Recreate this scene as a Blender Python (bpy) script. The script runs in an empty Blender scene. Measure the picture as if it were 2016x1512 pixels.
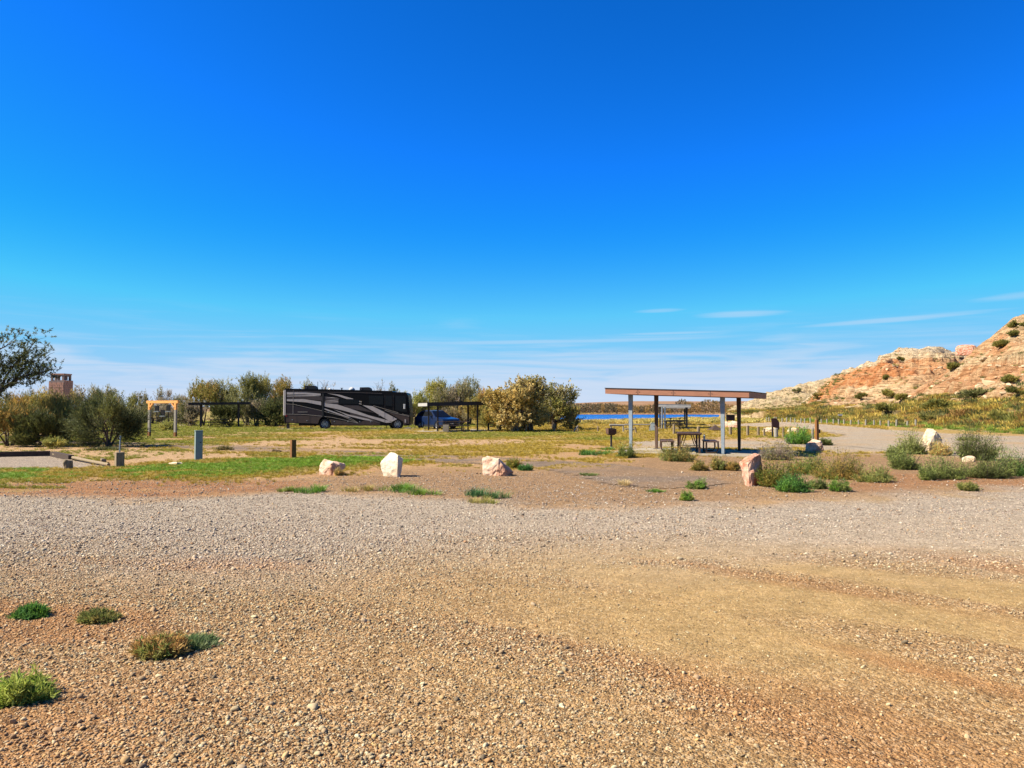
import bpy, bmesh, math, random
import numpy as np
from mathutils import Vector, Matrix

S = bpy.context.scene
COL = S.collection
R = math.radians

# ------------------------------------------------------------------ camera
EYE, FPX, PITCH = 1.7, 1480.0, R(2.0)
cam = bpy.data.cameras.new('camera'); camo = bpy.data.objects.new('camera', cam); COL.objects.link(camo)
cam.sensor_width = 36.0; cam.lens = FPX / 2016 * 36.0
cam.clip_start = 0.05; cam.clip_end = 20000
camo.location = (0, 0, EYE); camo.rotation_euler = (R(90) + PITCH, 0, 0)
S.camera = camo

# ------------------------------------------------------------------ light
SUN_EL = 44.0
SUN_DIR = Vector((-1.0, -0.15, 0)).normalized() * math.cos(R(SUN_EL)) + Vector((0, 0, math.sin(R(SUN_EL))))
sl = bpy.data.lights.new('sun', 'SUN'); sl.energy = 5.0; sl.angle = R(0.5); sl.color = (1.0, 0.92, 0.76)
so = bpy.data.objects.new('sun', sl); COL.objects.link(so)
so.rotation_euler = (-SUN_DIR).to_track_quat('-Z', 'Y').to_euler(); so.location = (-40, 0, 40)

S.view_settings.view_transform = 'Standard'; S.view_settings.look = 'None'
S.view_settings.gamma = 1.0; S.view_settings.use_curve_mapping = False
S.view_settings.exposure = 1.4
S.cycles.max_bounces = 6; S.cycles.transparent_max_bounces = 8
S.render.use_persistent_data = False

W = bpy.data.worlds.new("World"); S.world = W; W.use_nodes = True

def N(nt, typ, **kw):
    n = nt.nodes.new(typ)
    for k, v in kw.items():
        if k in n.inputs: n.inputs[k].default_value = v
        else: setattr(n, k, v)
    return n
def L(nt, a, b): nt.links.new(a, b)
def M(nt, op, a, b=None, c=None, clamp=False):
    n = nt.nodes.new('ShaderNodeMath'); n.operation = op; n.use_clamp = clamp
    for i, v in enumerate((a, b, c)):
        if v is None: continue
        if isinstance(v, (int, float)): n.inputs[i].default_value = v
        else: nt.links.new(v, n.inputs[i])
    return n.outputs[0]
def MIX(nt, fac, a, b, blend='MIX'):
    n = nt.nodes.new('ShaderNodeMix'); n.data_type = 'RGBA'; n.blend_type = blend
    for i, v in ((0, fac), (6, a), (7, b)):
        if isinstance(v, (int, float)): n.inputs[i].default_value = v
        elif isinstance(v, tuple): n.inputs[i].default_value = (v[0], v[1], v[2], 1)
        else: nt.links.new(v, n.inputs[i])
    return n.outputs[2]
def SS(nt, v, lo, hi):
    n = nt.nodes.new('ShaderNodeMapRange'); n.interpolation_type = 'SMOOTHSTEP'
    n.inputs[1].default_value = lo; n.inputs[2].default_value = hi
    nt.links.new(v, n.inputs[0]); return n.outputs[0]
def RAMP(nt, fac, stops, interp='LINEAR'):
    n = nt.nodes.new('ShaderNodeValToRGB'); cr = n.color_ramp; cr.interpolation = interp
    while len(cr.elements) < len(stops): cr.elements.new(0.5)
    for e, (p, c) in zip(cr.elements, stops):
        e.position = p; e.color = (c[0], c[1], c[2], 1)
    nt.links.new(fac, n.inputs[0]); return n.outputs[0]

def build_sky():
    nt = W.node_tree; nt.nodes.clear()
    out = N(nt, 'ShaderNodeOutputWorld'); bg = N(nt, 'ShaderNodeBackground'); L(nt, bg.outputs[0], out.inputs[0])
    sky = N(nt, 'ShaderNodeTexSky'); sky.sky_type = 'NISHITA'; sky.sun_disc = False
    sky.sun_elevation = R(SUN_EL); sky.sun_rotation = math.atan2(SUN_DIR.x, SUN_DIR.y)
    sky.altitude = 3000; sky.air_density = 0.7; sky.dust_density = 0; sky.ozone_density = 10
    sp = N(nt, 'ShaderNodeSeparateColor'); L(nt, sky.outputs[0], sp.inputs[0])
    # saturated phone-camera rendition of the clear desert sky: one uniform tone curve per channel
    def curve(sock, g, p): return M(nt, 'MULTIPLY', M(nt, 'POWER', sock, p), g)
    r = curve(sp.outputs[0], 0.150, 2.0); g = curve(sp.outputs[1], 0.79, 1.3); b = curve(sp.outputs[2], 1.0, 1.3)
    g = M(nt, 'MINIMUM', g, 2.15); b = M(nt, 'MINIMUM', b, 3.7)
    cb = N(nt, 'ShaderNodeCombineColor'); L(nt, r, cb.inputs[0]); L(nt, g, cb.inputs[1]); L(nt, b, cb.inputs[2])
    # thin cirrus, in azimuth / elevation of the real sky
    tc = N(nt, 'ShaderNodeTexCoord'); sx = N(nt, 'ShaderNodeSeparateXYZ'); L(nt, tc.outputs['Generated'], sx.inputs[0])
    az = M(nt, 'MULTIPLY', M(nt, 'ARCTAN2', sx.outputs[0], sx.outputs[1]), 180 / math.pi)
    el = M(nt, 'MULTIPLY', M(nt, 'ARCSINE', sx.outputs[2]), 180 / math.pi)
    def cirrus(fa, fe, tilt, seed, dist):
        cv = N(nt, 'ShaderNodeCombineXYZ'); L(nt, M(nt, 'MULTIPLY', az, fa), cv.inputs[0])
        L(nt, M(nt, 'MULTIPLY', M(nt, 'ADD', el, M(nt, 'MULTIPLY', az, tilt)), fe), cv.inputs[1]); cv.inputs[2].default_value = seed
        n = N(nt, 'ShaderNodeTexNoise', Scale=1.0, Detail=8.0, Roughness=0.52, Distortion=dist); L(nt, cv.outputs[0], n.inputs['Vector']); return n.outputs[0]
    n1 = cirrus(0.085, 1.1, 0.012, 2.0, 1.0); n2 = cirrus(0.10, 3.4, -0.008, 7.0, 0.4)
    cov = M(nt, 'ADD', M(nt, 'MULTIPLY', n1, 0.72), M(nt, 'MULTIPLY', n2, 0.28))
    # thicker towards the horizon, thin threads higher up, none above about nine degrees
    low = SS(nt, M(nt, 'ADD', cov, M(nt, 'MULTIPLY', SS(nt, el, 7.0, 1.0), 0.22)), 0.46, 0.78)
    low = M(nt, 'MULTIPLY', low, M(nt, 'MULTIPLY', SS(nt, el, 8.4, 1.5), 0.75))
    def streak(a0, e0, ra, re, tilt, amt):
        da = M(nt, 'SUBTRACT', az, a0); de = M(nt, 'SUBTRACT', M(nt, 'SUBTRACT', el, e0), M(nt, 'MULTIPLY', da, tilt))
        q = M(nt, 'ADD', M(nt, 'POWER', M(nt, 'ABSOLUTE', M(nt, 'DIVIDE', da, ra)), 2.0), M(nt, 'POWER', M(nt, 'ABSOLUTE', M(nt, 'DIVIDE', de, re)), 2.0))
        q = M(nt, 'ADD', q, M(nt, 'MULTIPLY', M(nt, 'SUBTRACT', n2, 0.5), 1.6))
        return M(nt, 'MULTIPLY', SS(nt, q, 1.25, -0.25), amt)
    tot = low
    for a in ((11.2, 7.45, 2.0, 0.17, 0.02, 0.28), (16.9, 7.0, 3.6, 0.30, 0.0, 0.42), (27.0, 6.15, 6.5, 0.22, 0.04, 0.40), (34.0, 7.2, 3.0, 0.28, 0.05, 0.28), (12.0, 5.75, 4.5, 0.12, 0.01, 0.3), (2.0, 5.2, 16.0, 0.20, 0.015, 0.35), (-14.0, 4.7, 9.0, 0.18, 0.02, 0.3)):
        tot = M(nt, 'MAXIMUM', tot, streak(*a))
    # pale air thickening smoothly towards the horizon
    hz = M(nt, 'MULTIPLY', M(nt, 'POWER', M(nt, 'MAXIMUM', M(nt, 'SUBTRACT', 1.0, M(nt, 'DIVIDE', M(nt, 'MAXIMUM', el, 0.0), 15.0)), 0.0), 2.7), 0.92)
    cl = MIX(nt, hz, cb.outputs[0], (1.95, 2.55, 3.35))
    cl = MIX(nt, tot, cl, (2.5, 2.85, 3.45))
    L(nt, cl, bg.inputs[0]); bg.inputs[1].default_value = 0.1
build_sky()

# ------------------------------------------------------------------ projection helpers (photo pixel -> place in the world)
CP, SP = math.cos(PITCH), math.sin(PITCH)
def ray(px, py):
    a = (px - 1008.0) / FPX; b = (756.0 - py) / FPX
    return Vector((a, CP - b * SP, SP + b * CP))
def P(px, py, z=0.0):
    d = ray(px, py); t = (z - EYE) / d.z
    return Vector((d.x * t, d.y * t, z))
def at(px, py, Y):
    d = ray(px, py); t = Y / d.y
    return Vector((d.x * t, Y, EYE + d.z * t))
def px_size(Y): return Y / FPX

# ------------------------------------------------------------------ numpy noise
def _h(ix, iy, seed):
    n = (ix.astype(np.int64) * 374761393 + iy.astype(np.int64) * 668265263 + seed * 1442695041) & 0x7fffffff
    n = ((n ^ (n >> 13)) * 1274126177) & 0x7fffffff
    n = (n ^ (n >> 16)) & 0xffff
    return n / 65535.0
def vnoise(x, y, seed=0):
    ix = np.floor(x); iy = np.floor(y); fx = x - ix; fy = y - iy
    fx = fx * fx * (3 - 2 * fx); fy = fy * fy * (3 - 2 * fy)
    a = _h(ix, iy, seed); b = _h(ix + 1, iy, seed); c = _h(ix, iy + 1, seed); d = _h(ix + 1, iy + 1, seed)
    return (a + (b - a) * fx) * (1 - fy) + (c + (d - c) * fx) * fy
def fbm(x, y, seed=0, oct=4, gain=0.5):
    s = 0; a = 1; t = 0
    for i in range(oct):
        s = s + a * vnoise(x * 2 ** i + 17.3 * i, y * 2 ** i - 9.1 * i, seed + i); t += a; a *= gain
    return s / t
def sstep(x, lo, hi):
    t = np.clip((x - lo) / (hi - lo), 0, 1); return t * t * (3 - 2 * t)
def poly_sd(x, y, pts):
    """signed distance to a polygon, negative inside"""
    d = np.full(x.shape, 1e9); ins = np.zeros(x.shape, bool); n = len(pts)
    for i in range(n):
        ax, ay = pts[i]; bx, by = pts[(i + 1) % n]
        ex, ey = bx - ax, by - ay; l2 = ex * ex + ey * ey + 1e-12
        t = np.clip(((x - ax) * ex + (y - ay) * ey) / l2, 0, 1)
        d = np.minimum(d, np.hypot(x - ax - t * ex, y - ay - t * ey))
        c = ((ay > y) != (by > y)) & (x < (bx - ax) * (y - ay) / ((by - ay) if by != ay else 1e-12) + ax)
        ins ^= c
    return np.where(ins, -d, d)
def line_d(x, y, pts):
    d = np.full(x.shape, 1e9)
    for (ax, ay), (bx, by) in zip(pts, pts[1:]):
        ex, ey = bx - ax, by - ay; l2 = ex * ex + ey * ey + 1e-12
        t = np.clip(((x - ax) * ex + (y - ay) * ey) / l2, 0, 1)
        d = np.minimum(d, np.hypot(x - ax - t * ex, y - ay - t * ey))
    return d
def WP(pts): return [tuple(P(a, b)[:2]) for a, b in pts]

# ------------------------------------------------------------------ object helpers
def link(o, parent=None):
    COL.objects.link(o)
    if parent is not None: o.parent = parent
    return o
def mesh_np(name, V, F, mat=None, parent=None, tint=None, smooth=False, attrs=None):
    V = np.asarray(V, np.float32); F = np.asarray(F, np.int32)
    me = bpy.data.meshes.new(name); n, (m, k) = len(V), F.shape
    me.vertices.add(n); me.vertices.foreach_set('co', V.ravel())
    me.loops.add(m * k); me.loops.foreach_set('vertex_index', F.ravel())
    me.polygons.add(m); me.polygons.foreach_set('loop_start', np.arange(m, dtype=np.int32) * k)
    if smooth: me.polygons.foreach_set('use_smooth', np.ones(m, bool))
    me.update(calc_edges=True)
    if tint is not None: attrs = dict(attrs or {}, tint=tint)
    for an, arr in (attrs or {}).items():
        arr = np.asarray(arr, np.float32)
        if arr.shape[1] == 3: arr = np.concatenate([arr, np.ones((n, 1), np.float32)], 1)
        a = me.color_attributes.new(an, 'FLOAT_COLOR', 'POINT'); a.data.foreach_set('color', arr.ravel())
    if mat: me.materials.append(mat)
    return link(bpy.data.objects.new(name, me), parent)
def tag(o, label=None, cat=None, group=None, kind=None):
    if label: o['label'] = label
    if cat: o['category'] = cat
    if group: o['group'] = group
    if kind: o['kind'] = kind
    return o
def thing(name, loc, label, cat, group=None, rz=0.0):
    o = bpy.data.objects.new(name, None); o.empty_display_size = 0.2
    COL.objects.link(o); o.location = loc; o.rotation_euler = (0, 0, rz)
    return tag(o, label, cat, group)
class MB:
    def __init__(s): s.v = []; s.f = []
    def add(s, v, f):
        b = len(s.v); s.v += [tuple(p) for p in v]; s.f += [tuple(i + b for i in q) for q in f]; return s
    def box(s, c, d, rz=0.0, top=1.0, mat=None):
        x, y, z = d[0] / 2, d[1] / 2, d[2] / 2
        v = [(-x, -y, -z), (x, -y, -z), (x, y, -z), (-x, y, -z), (-x * top, -y * top, z), (x * top, -y * top, z), (x * top, y * top, z), (-x * top, y * top, z)]
        m = mat or Matrix.Rotation(rz, 3, 'Z'); c = Vector(c)
        v = [m @ Vector(p) + c for p in v]
        return s.add(v, [(0, 3, 2, 1), (4, 5, 6, 7), (0, 1, 5, 4), (1, 2, 6, 5), (2, 3, 7, 6), (3, 0, 4, 7)])
    def bar(s, p0, p1, w, h):
        p0, p1 = Vector(p0), Vector(p1); d = (p1 - p0); q = d.to_track_quat('X', 'Z').to_matrix()
        return s.box((p0 + p1) / 2, (d.length, w, h), mat=q)
    def tube(s, pts, radii, n=7, cap=True):
        pts = [Vector(p) for p in pts]; rings = []
        if not hasattr(radii, '__len__'): radii = [radii] * len(pts)
        b = len(s.v); prev = None
        for i, p in enumerate(pts):
            d = (pts[min(i + 1, len(pts) - 1)] - pts[max(i - 1, 0)]).normalized()
            a = d.orthogonal().normalized() if prev is None else (prev - d * prev.dot(d)).normalized()
            prev = a; c = d.cross(a)
            for k in range(n):
                t = 2 * math.pi * k / n; s.v.append(tuple(p + (a * math.cos(t) + c * math.sin(t)) * radii[i]))
        for i in range(len(pts) - 1):
            for k in range(n):
                k2 = (k + 1) % n; s.f.append((b + i * n + k, b + i * n + k2, b + (i + 1) * n + k2, b + (i + 1) * n + k))
        if cap:
            s.f.append(tuple(b + k for k in reversed(range(n)))); s.f.append(tuple(b + (len(pts) - 1) * n + k for k in range(n)))
        return s
    def prism(s, poly, y0, y1):
        """polygon in x,z extruded along y"""
        n = len(poly); v = [(x, y0, z) for x, z in poly] + [(x, y1, z) for x, z in poly]
        f = [tuple(range(n)), tuple(reversed(range(n, 2 * n)))] + [(i, i + n, (i + 1) % n + n, (i + 1) % n) for i in range(n)]
        return s.add(v, f)
    def slab(s, poly, z0, z1):
        n = len(poly); v = [(x, y, z0) for x, y in poly] + [(x, y, z1) for x, y in poly]
        f = [tuple(reversed(range(n))), tuple(range(n, 2 * n))] + [(i, (i + 1) % n, (i + 1) % n + n, i + n) for i in range(n)]
        return s.add(v, f)
    def build(s, name, mat, parent=None, smooth=False, bevel=0.0, fix=True):
        me = bpy.data.meshes.new(name); me.from_pydata(s.v, [], s.f)
        if fix:
            bm = bmesh.new(); bm.from_mesh(me); bmesh.ops.recalc_face_normals(bm, faces=bm.faces)
            if bevel: bmesh.ops.bevel(bm, geom=[e for e in bm.edges], offset=bevel, segments=2, affect='EDGES', profile=0.6)
            bm.to_mesh(me); bm.free()
        if smooth: me.polygons.foreach_set('use_smooth', [True] * len(me.polygons))
        me.update()
        if mat: me.materials.append(mat)
        return link(bpy.data.objects.new(name, me), parent)

# ------------------------------------------------------------------ materials
def new_mat(name):
    m = bpy.data.materials.new(name); m.use_nodes = True; nt = m.node_tree
    return m, nt, nt.nodes['Principled BSDF'], nt.nodes['Material Output']
def lin(r, g, b):
    f = lambda c: (c / 255 / 12.92) if c / 255 <= 0.04045 else ((c / 255 + 0.055) / 1.055) ** 2.4
    return (f(r), f(g), f(b))
KA = 0.58
def mat(name, a, b=None, rough=0.75, scale=6.0, bump=0.0, metal=0.0, spec=0.3, coat=0.0, stretch=(1, 1, 1), detail=5.0):
    m, nt, bs, _ = new_mat(name)
    bs.inputs['Roughness'].default_value = rough; bs.inputs['Metallic'].default_value = metal
    bs.inputs['Specular IOR Level'].default_value = spec; bs.inputs['Coat Weight'].default_value = coat
    b = b or tuple(c * 0.72 for c in a)
    a = tuple(c * KA for c in a); b = tuple(c * KA for c in b)
    tc = N(nt, 'ShaderNodeTexCoord'); mp = N(nt, 'ShaderNodeMapping'); mp.inputs['Scale'].default_value = stretch
    L(nt, tc.outputs['Object'], mp.inputs[0])
    nz = N(nt, 'ShaderNodeTexNoise', Scale=scale, Detail=detail, Roughness=0.6); L(nt, mp.outputs[0], nz.inputs['Vector'])
    L(nt, MIX(nt, SS(nt, nz.outputs[0], 0.3, 0.7), a, b), bs.inputs['Base Color'])
    L(nt, M(nt, 'ADD', M(nt, 'MULTIPLY', nz.outputs[0], 0.2), rough - 0.1, clamp=True), bs.inputs['Roughness'])
    if bump:
        bp = N(nt, 'ShaderNodeBump', Strength=bump, Distance=0.02); L(nt, nz.outputs[0], bp.inputs['Height']); L(nt, bp.outputs[0], bs.inputs['Normal'])
    return m
def mat_tint(name, rough=0.7, transl=0.25, src='GEOMETRY', gain=1.0):
    m, nt, bs, out = new_mat(name)
    at_ = N(nt, 'ShaderNodeAttribute', attribute_type=src, attribute_name='tint')
    vm = N(nt, 'ShaderNodeVectorMath', operation='SCALE', Scale=gain); L(nt, at_.outputs['Color'], vm.inputs[0]); c = vm.outputs[0]
    bs.inputs['Roughness'].default_value = rough; bs.inputs['Specular IOR Level'].default_value = 0.2
    L(nt, c, bs.inputs['Base Color'])
    if transl:
        tr = N(nt, 'ShaderNodeBsdfTranslucent'); L(nt, c, tr.inputs[0]); mx = N(nt, 'ShaderNodeMixShader', Fac=transl)
        L(nt, bs.outputs[0], mx.inputs[1]); L(nt, tr.outputs[0], mx.inputs[2]); L(nt, mx.outputs[0], out.inputs[0])
    return m

MAT_LEAF = mat_tint('leaf', 0.65, 0.35, gain=1.4)
MAT_GRASS = mat_tint('grass_blade', 0.6, 0.35, gain=1.15)
MAT_STONE = mat_tint('gravel_stone', 0.85, 0.0, 'INSTANCER')
MAT_TUFT = mat_tint('grass_tuft', 0.6, 0.3, 'INSTANCER')
MAT_BARK = mat('bark', (0.16, 0.12, 0.09), (0.08, 0.06, 0.045), 0.9, 9, 0.6)
MAT_PALEBARK = mat('pale_bark', (0.42, 0.36, 0.28), (0.22, 0.18, 0.14), 0.9, 9, 0.5)
MAT_WOOD = mat('weathered_wood', (0.42, 0.32, 0.19), (0.24, 0.17, 0.10), 0.85, 5, 0.4, stretch=(6, 6, 1))
MAT_GREYWOOD = mat('grey_wood', (0.46, 0.42, 0.35), (0.28, 0.25, 0.20), 0.85, 5, 0.4, stretch=(6, 6, 1))
MAT_BROWNWOOD = mat('stained_brown_wood', (0.36, 0.15, 0.04), (0.20, 0.08, 0.02), 0.75, 5, 0.4, stretch=(6, 6, 1))
MAT_NEWWOOD = mat('orange_timber', (1.30, 0.62, 0.18), (1.0, 0.45, 0.12), 0.7, 5, 0.3, stretch=(1, 5, 5))
MAT_DARKWOOD = mat('dark_brown_timber', (0.10, 0.06, 0.04), (0.05, 0.03, 0.02), 0.8, 5, 0.4, stretch=(1, 5, 5))
MAT_GALV = mat('galvanised_steel', (0.40, 0.46, 0.50), (0.31, 0.36, 0.40), 0.55, 14, 0.05, 0.1)
MAT_DARKSTEEL = mat('dark_steel_and_shaded_posts', (0.055, 0.045, 0.04), (0.03, 0.026, 0.024), 0.6, 8, 0.05)  # also stands for roof shadow on the far pavilions' posts
MAT_FASCIA = mat('brown_painted_fascia', (0.48, 0.215, 0.125), (0.38, 0.17, 0.10), 0.6, 3, 0.05, stretch=(1, 8, 8))
MAT_ROOFDARK = mat('dark_roof_and_shaded_fascia', (0.035, 0.03, 0.03), (0.02, 0.018, 0.018), 0.6, 4)  # also colours in the shade on the car pavilion's front fascia
MAT_PALEROOF_SUNEND = mat('pale_roof_and_sunlit_end', (0.62, 0.60, 0.56), (0.48, 0.46, 0.43), 0.5, 4)  # also stands for sunlight on the car pavilion's left end fascia
MAT_CONC = mat('concrete', (0.52, 0.44, 0.33), (0.40, 0.33, 0.24), 0.9, 1.6, 0.15)
MAT_RUST = mat('rusted_steel', (0.17, 0.085, 0.055), (0.08, 0.045, 0.035), 0.8, 12, 0.3)
MAT_TABLE = mat('brown_coated_steel', (0.17, 0.095, 0.06), (0.11, 0.06, 0.04), 0.65, 9, 0.1)
MAT_UTIL = mat('grey_green_utility_paint', (0.30, 0.39, 0.36), (0.25, 0.33, 0.31), 0.5, 6)
MAT_PALEBOX = mat('pale_blue_grey_paint', (0.58, 0.64, 0.63), (0.48, 0.54, 0.53), 0.5, 6)
MAT_SIGN = mat('maroon_sign_paint', (0.075, 0.024, 0.02), (0.05, 0.018, 0.015), 0.6, 5)
MAT_WHITE = mat('white_paint', (0.8, 0.79, 0.76), (0.68, 0.67, 0.64), 0.5, 6)
MAT_PVC = mat('white_plastic_pipe', (0.72, 0.72, 0.72), (0.6, 0.6, 0.6), 0.4, 6)
MAT_RUBBER = mat('tyre_rubber', (0.022, 0.022, 0.023), (0.014, 0.014, 0.015), 0.8, 30, 0.1)
MAT_CHROME = mat('polished_rim', (0.55, 0.55, 0.57), (0.40, 0.40, 0.42), 0.35, 12, 0.0, 0.7)
MAT_GLASS = mat('dark_tinted_glass', (0.010, 0.011, 0.013), (0.008, 0.009, 0.010), 0.25, 2, spec=0.2)
MAT_BLACK = mat('black_coach_paint', (0.006, 0.005, 0.006), (0.005, 0.004, 0.005), 0.4, 2, spec=0.12)
MAT_MAROON = mat('dark_maroon_paint', (0.030, 0.012, 0.017), (0.022, 0.010, 0.013), 0.35, 2, spec=0.4)
MAT_TAUPE = mat('taupe_coach_paint', (0.095, 0.065, 0.055), (0.08, 0.055, 0.048), 0.45, 2, spec=0.2)
MAT_LILAC = mat('silver_swoosh_and_sunlit_cap', (0.62, 0.54, 0.51), (0.52, 0.46, 0.44), 0.45, 3, spec=0.2)  # also the pale colour standing for sun on the rear cap
MAT_MIDGREY = mat('mid_grey_swoosh_paint', (0.10, 0.078, 0.075), (0.075, 0.06, 0.06), 0.45, 3, spec=0.2)
MAT_PINSTRIPE = mat('tan_pinstripe_paint', (0.46, 0.40, 0.34), (0.40, 0.34, 0.29), 0.4, 3)
MAT_BLUE = mat('blue_metallic_car_paint', (0.010, 0.026, 0.085), (0.008, 0.022, 0.07), 0.3, 3, spec=0.35, coat=0.35, metal=0.0)
MAT_TRIM = mat('black_trim', (0.02, 0.02, 0.022), (0.014, 0.014, 0.015), 0.6, 6)
MAT_LAMP = mat('headlamp_lens', (0.75, 0.76, 0.78), (0.6, 0.6, 0.62), 0.15, 5, spec=0.6)
MAT_RED = mat('red_lens', (0.35, 0.02, 0.02), (0.25, 0.015, 0.015), 0.2, 4)
MAT_SANDSTONE = mat('red_sandstone', (0.85, 0.45, 0.32), (0.55, 0.30, 0.22), 0.9, 1.4, 0.4)
MAT_DARKSTONE = mat('mortar_stone', (0.50, 0.37, 0.31), (0.32, 0.24, 0.21), 0.9, 2.0, 0.4)

def rock_mat(name, pale, pink, scale=2.0):
    pale = tuple(c * KA for c in pale); pink = tuple(c * KA for c in pink)
    m, nt, bs, _ = new_mat(name); bs.inputs['Roughness'].default_value = 0.9; bs.inputs['Specular IOR Level'].default_value = 0.15
    tc = N(nt, 'ShaderNodeTexCoord')
    n1 = N(nt, 'ShaderNodeTexNoise', Scale=scale, Detail=6.0, Roughness=0.65); L(nt, tc.outputs['Object'], n1.inputs['Vector'])
    n2 = N(nt, 'ShaderNodeTexNoise', Scale=scale * 9, Detail=5.0, Roughness=0.7); L(nt, tc.outputs['Object'], n2.inputs['Vector'])
    c = MIX(nt, SS(nt, n1.outputs[0], 0.38, 0.62), pale, pink)
    c = MIX(nt, M(nt, 'MULTIPLY', SS(nt, n2.outputs[0], 0.52, 0.72), 0.55), c, tuple(x * 0.45 for x in pink))
    L(nt, c, bs.inputs['Base Color'])
    bp = N(nt, 'ShaderNodeBump', Strength=0.7, Distance=0.03)
    L(nt, M(nt, 'ADD', n2.outputs[0], n1.outputs[0]), bp.inputs['Height']); L(nt, bp.outputs[0], bs.inputs['Normal'])
    return m
MAT_ROCKW = rock_mat('cream_boulder', (1.10, 0.98, 0.78), (0.90, 0.70, 0.48))
MAT_ROCKC = rock_mat('tan_cream_boulder', (0.92, 0.75, 0.52), (0.78, 0.55, 0.34))
MAT_ROCKP = rock_mat('pink_boulder', (0.95, 0.70, 0.52), (0.70, 0.38, 0.24))
MAT_ROCKR = rock_mat('red_boulder', (0.85, 0.55, 0.40), (0.58, 0.20, 0.11), 3.0)

# ================================================================== GROUND
ROAD_C = WP([(-300, 872), (120, 872), (330, 876), (480, 882), (600, 889), (720, 895), (850, 901), (1000, 909), (1130, 918), (1230, 930), (1300, 948)])
LOT = WP([(-900, 1005), (-300, 990), (0, 980), (300, 988), (520, 974), (640, 970), (900, 988), (1050, 1002), (1300, 1000), (1600, 984), (1800, 972), (2016, 962), (2500, 952)]) + [(60, 16), (60, -8), (-40, -8), (-40, 8)]
RED = WP([(-500, 985), (0, 976), (300, 983), (560, 966), (600, 950), (420, 944), (300, 938), (150, 946), (0, 951), (-500, 960)])
RED2 = WP([(1700, 965), (1850, 958), (2016, 968), (2300, 970), (2300, 945), (2016, 940), (1800, 935), (1640, 925), (1700, 945)])
GREEN = WP([(-400, 951), (0, 949), (110, 945), (165, 934), (210, 933), (250, 939), (330, 941), (450, 940), (640, 925), (760, 915), (850, 905), (850, 894), (700, 894), (600, 901), (500, 905), (440, 908), (330, 913), (240, 922), (140, 924), (60, 922), (0, 923), (-400, 927)])
SANDP = WP([(260, 893), (330, 884), (480, 868), (640, 864), (830, 866), (760, 876), (960, 866), (1100, 868), (1010, 878), (830, 881), (700, 884), (560, 879), (450, 883), (470, 893), (400, 900)])
PAD = WP([(-300, 915), (0, 923), (60, 922), (140, 923), (215, 916), (105, 893), (0, 894), (-300, 893)])
FARROAD = WP([(1380, 838), (1470, 833), (1545, 829.5), (1640, 836.5), (1750, 845.5), (1860, 853.5), (2016, 859), (2300, 866), (2600, 875), (2600, 910), (2016, 904), (1850, 893), (1640, 893), (1560, 880), (1480, 868), (1600, 862), (1650, 857), (1560, 842), (1480, 841)])
DIRTR = WP([(1230, 905), (1500, 880), (1700, 892), (2016, 905), (2500, 915), (2500, 960), (2016, 965), (1600, 985), (1300, 1000), (1050, 1000), (900, 985), (640, 968), (560, 965), (640, 938), (850, 920), (1100, 925)])
SANDL = WP([(-300, 893), (-300, 876), (120, 876), (330, 886), (480, 893), (540, 901), (440, 904), (330, 909), (225, 908), (105, 892)])
PADR = WP([(1240, 869), (1330, 867), (1500, 868), (1580, 880), (1500, 885), (1240, 883)])
SANDR = WP([(1400, 868), (1480, 861), (1560, 862), (1640, 872), (1580, 878), (1500, 868)])
LAKE = [(4, 131), (11, 137), (28, 168), (50, 196), (60, 222), (108, 395), (60, 402), (24, 400), (10, 250), (5, 160)]
WATER_Z = -0.6
def lot_noise(x, y): return fbm(x * 0.5, y * 0.5, 5, 4) - 0.5

def ground_z(x, y):
    sd = poly_sd(x, y, LAKE)
    far = sstep(y, 90, 130)
    z = 0.05 * (fbm(x * 0.25, y * 0.25, 31, 3) - 0.5) * sstep(y, 16, 24)
    z = z - (0.45 * far * sstep(sd, 60, 2)) - 2.0 * sstep(sd, 2.5, -6)
    z = z + 0.5 * (fbm(x * 0.15, y * 0.15, 33, 3) - 0.35) * sstep(sd, 22, 8) * sstep(sd, 1.0, 5) * sstep(y, 100, 120) * (y < 260)
    z = z + 0.9 * sstep(y, 404, 430)
    z = z + 0.008 * (fbm(x * 1.6, y * 1.6, 35, 3) - 0.5) * (y < 40)
    return z

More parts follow.
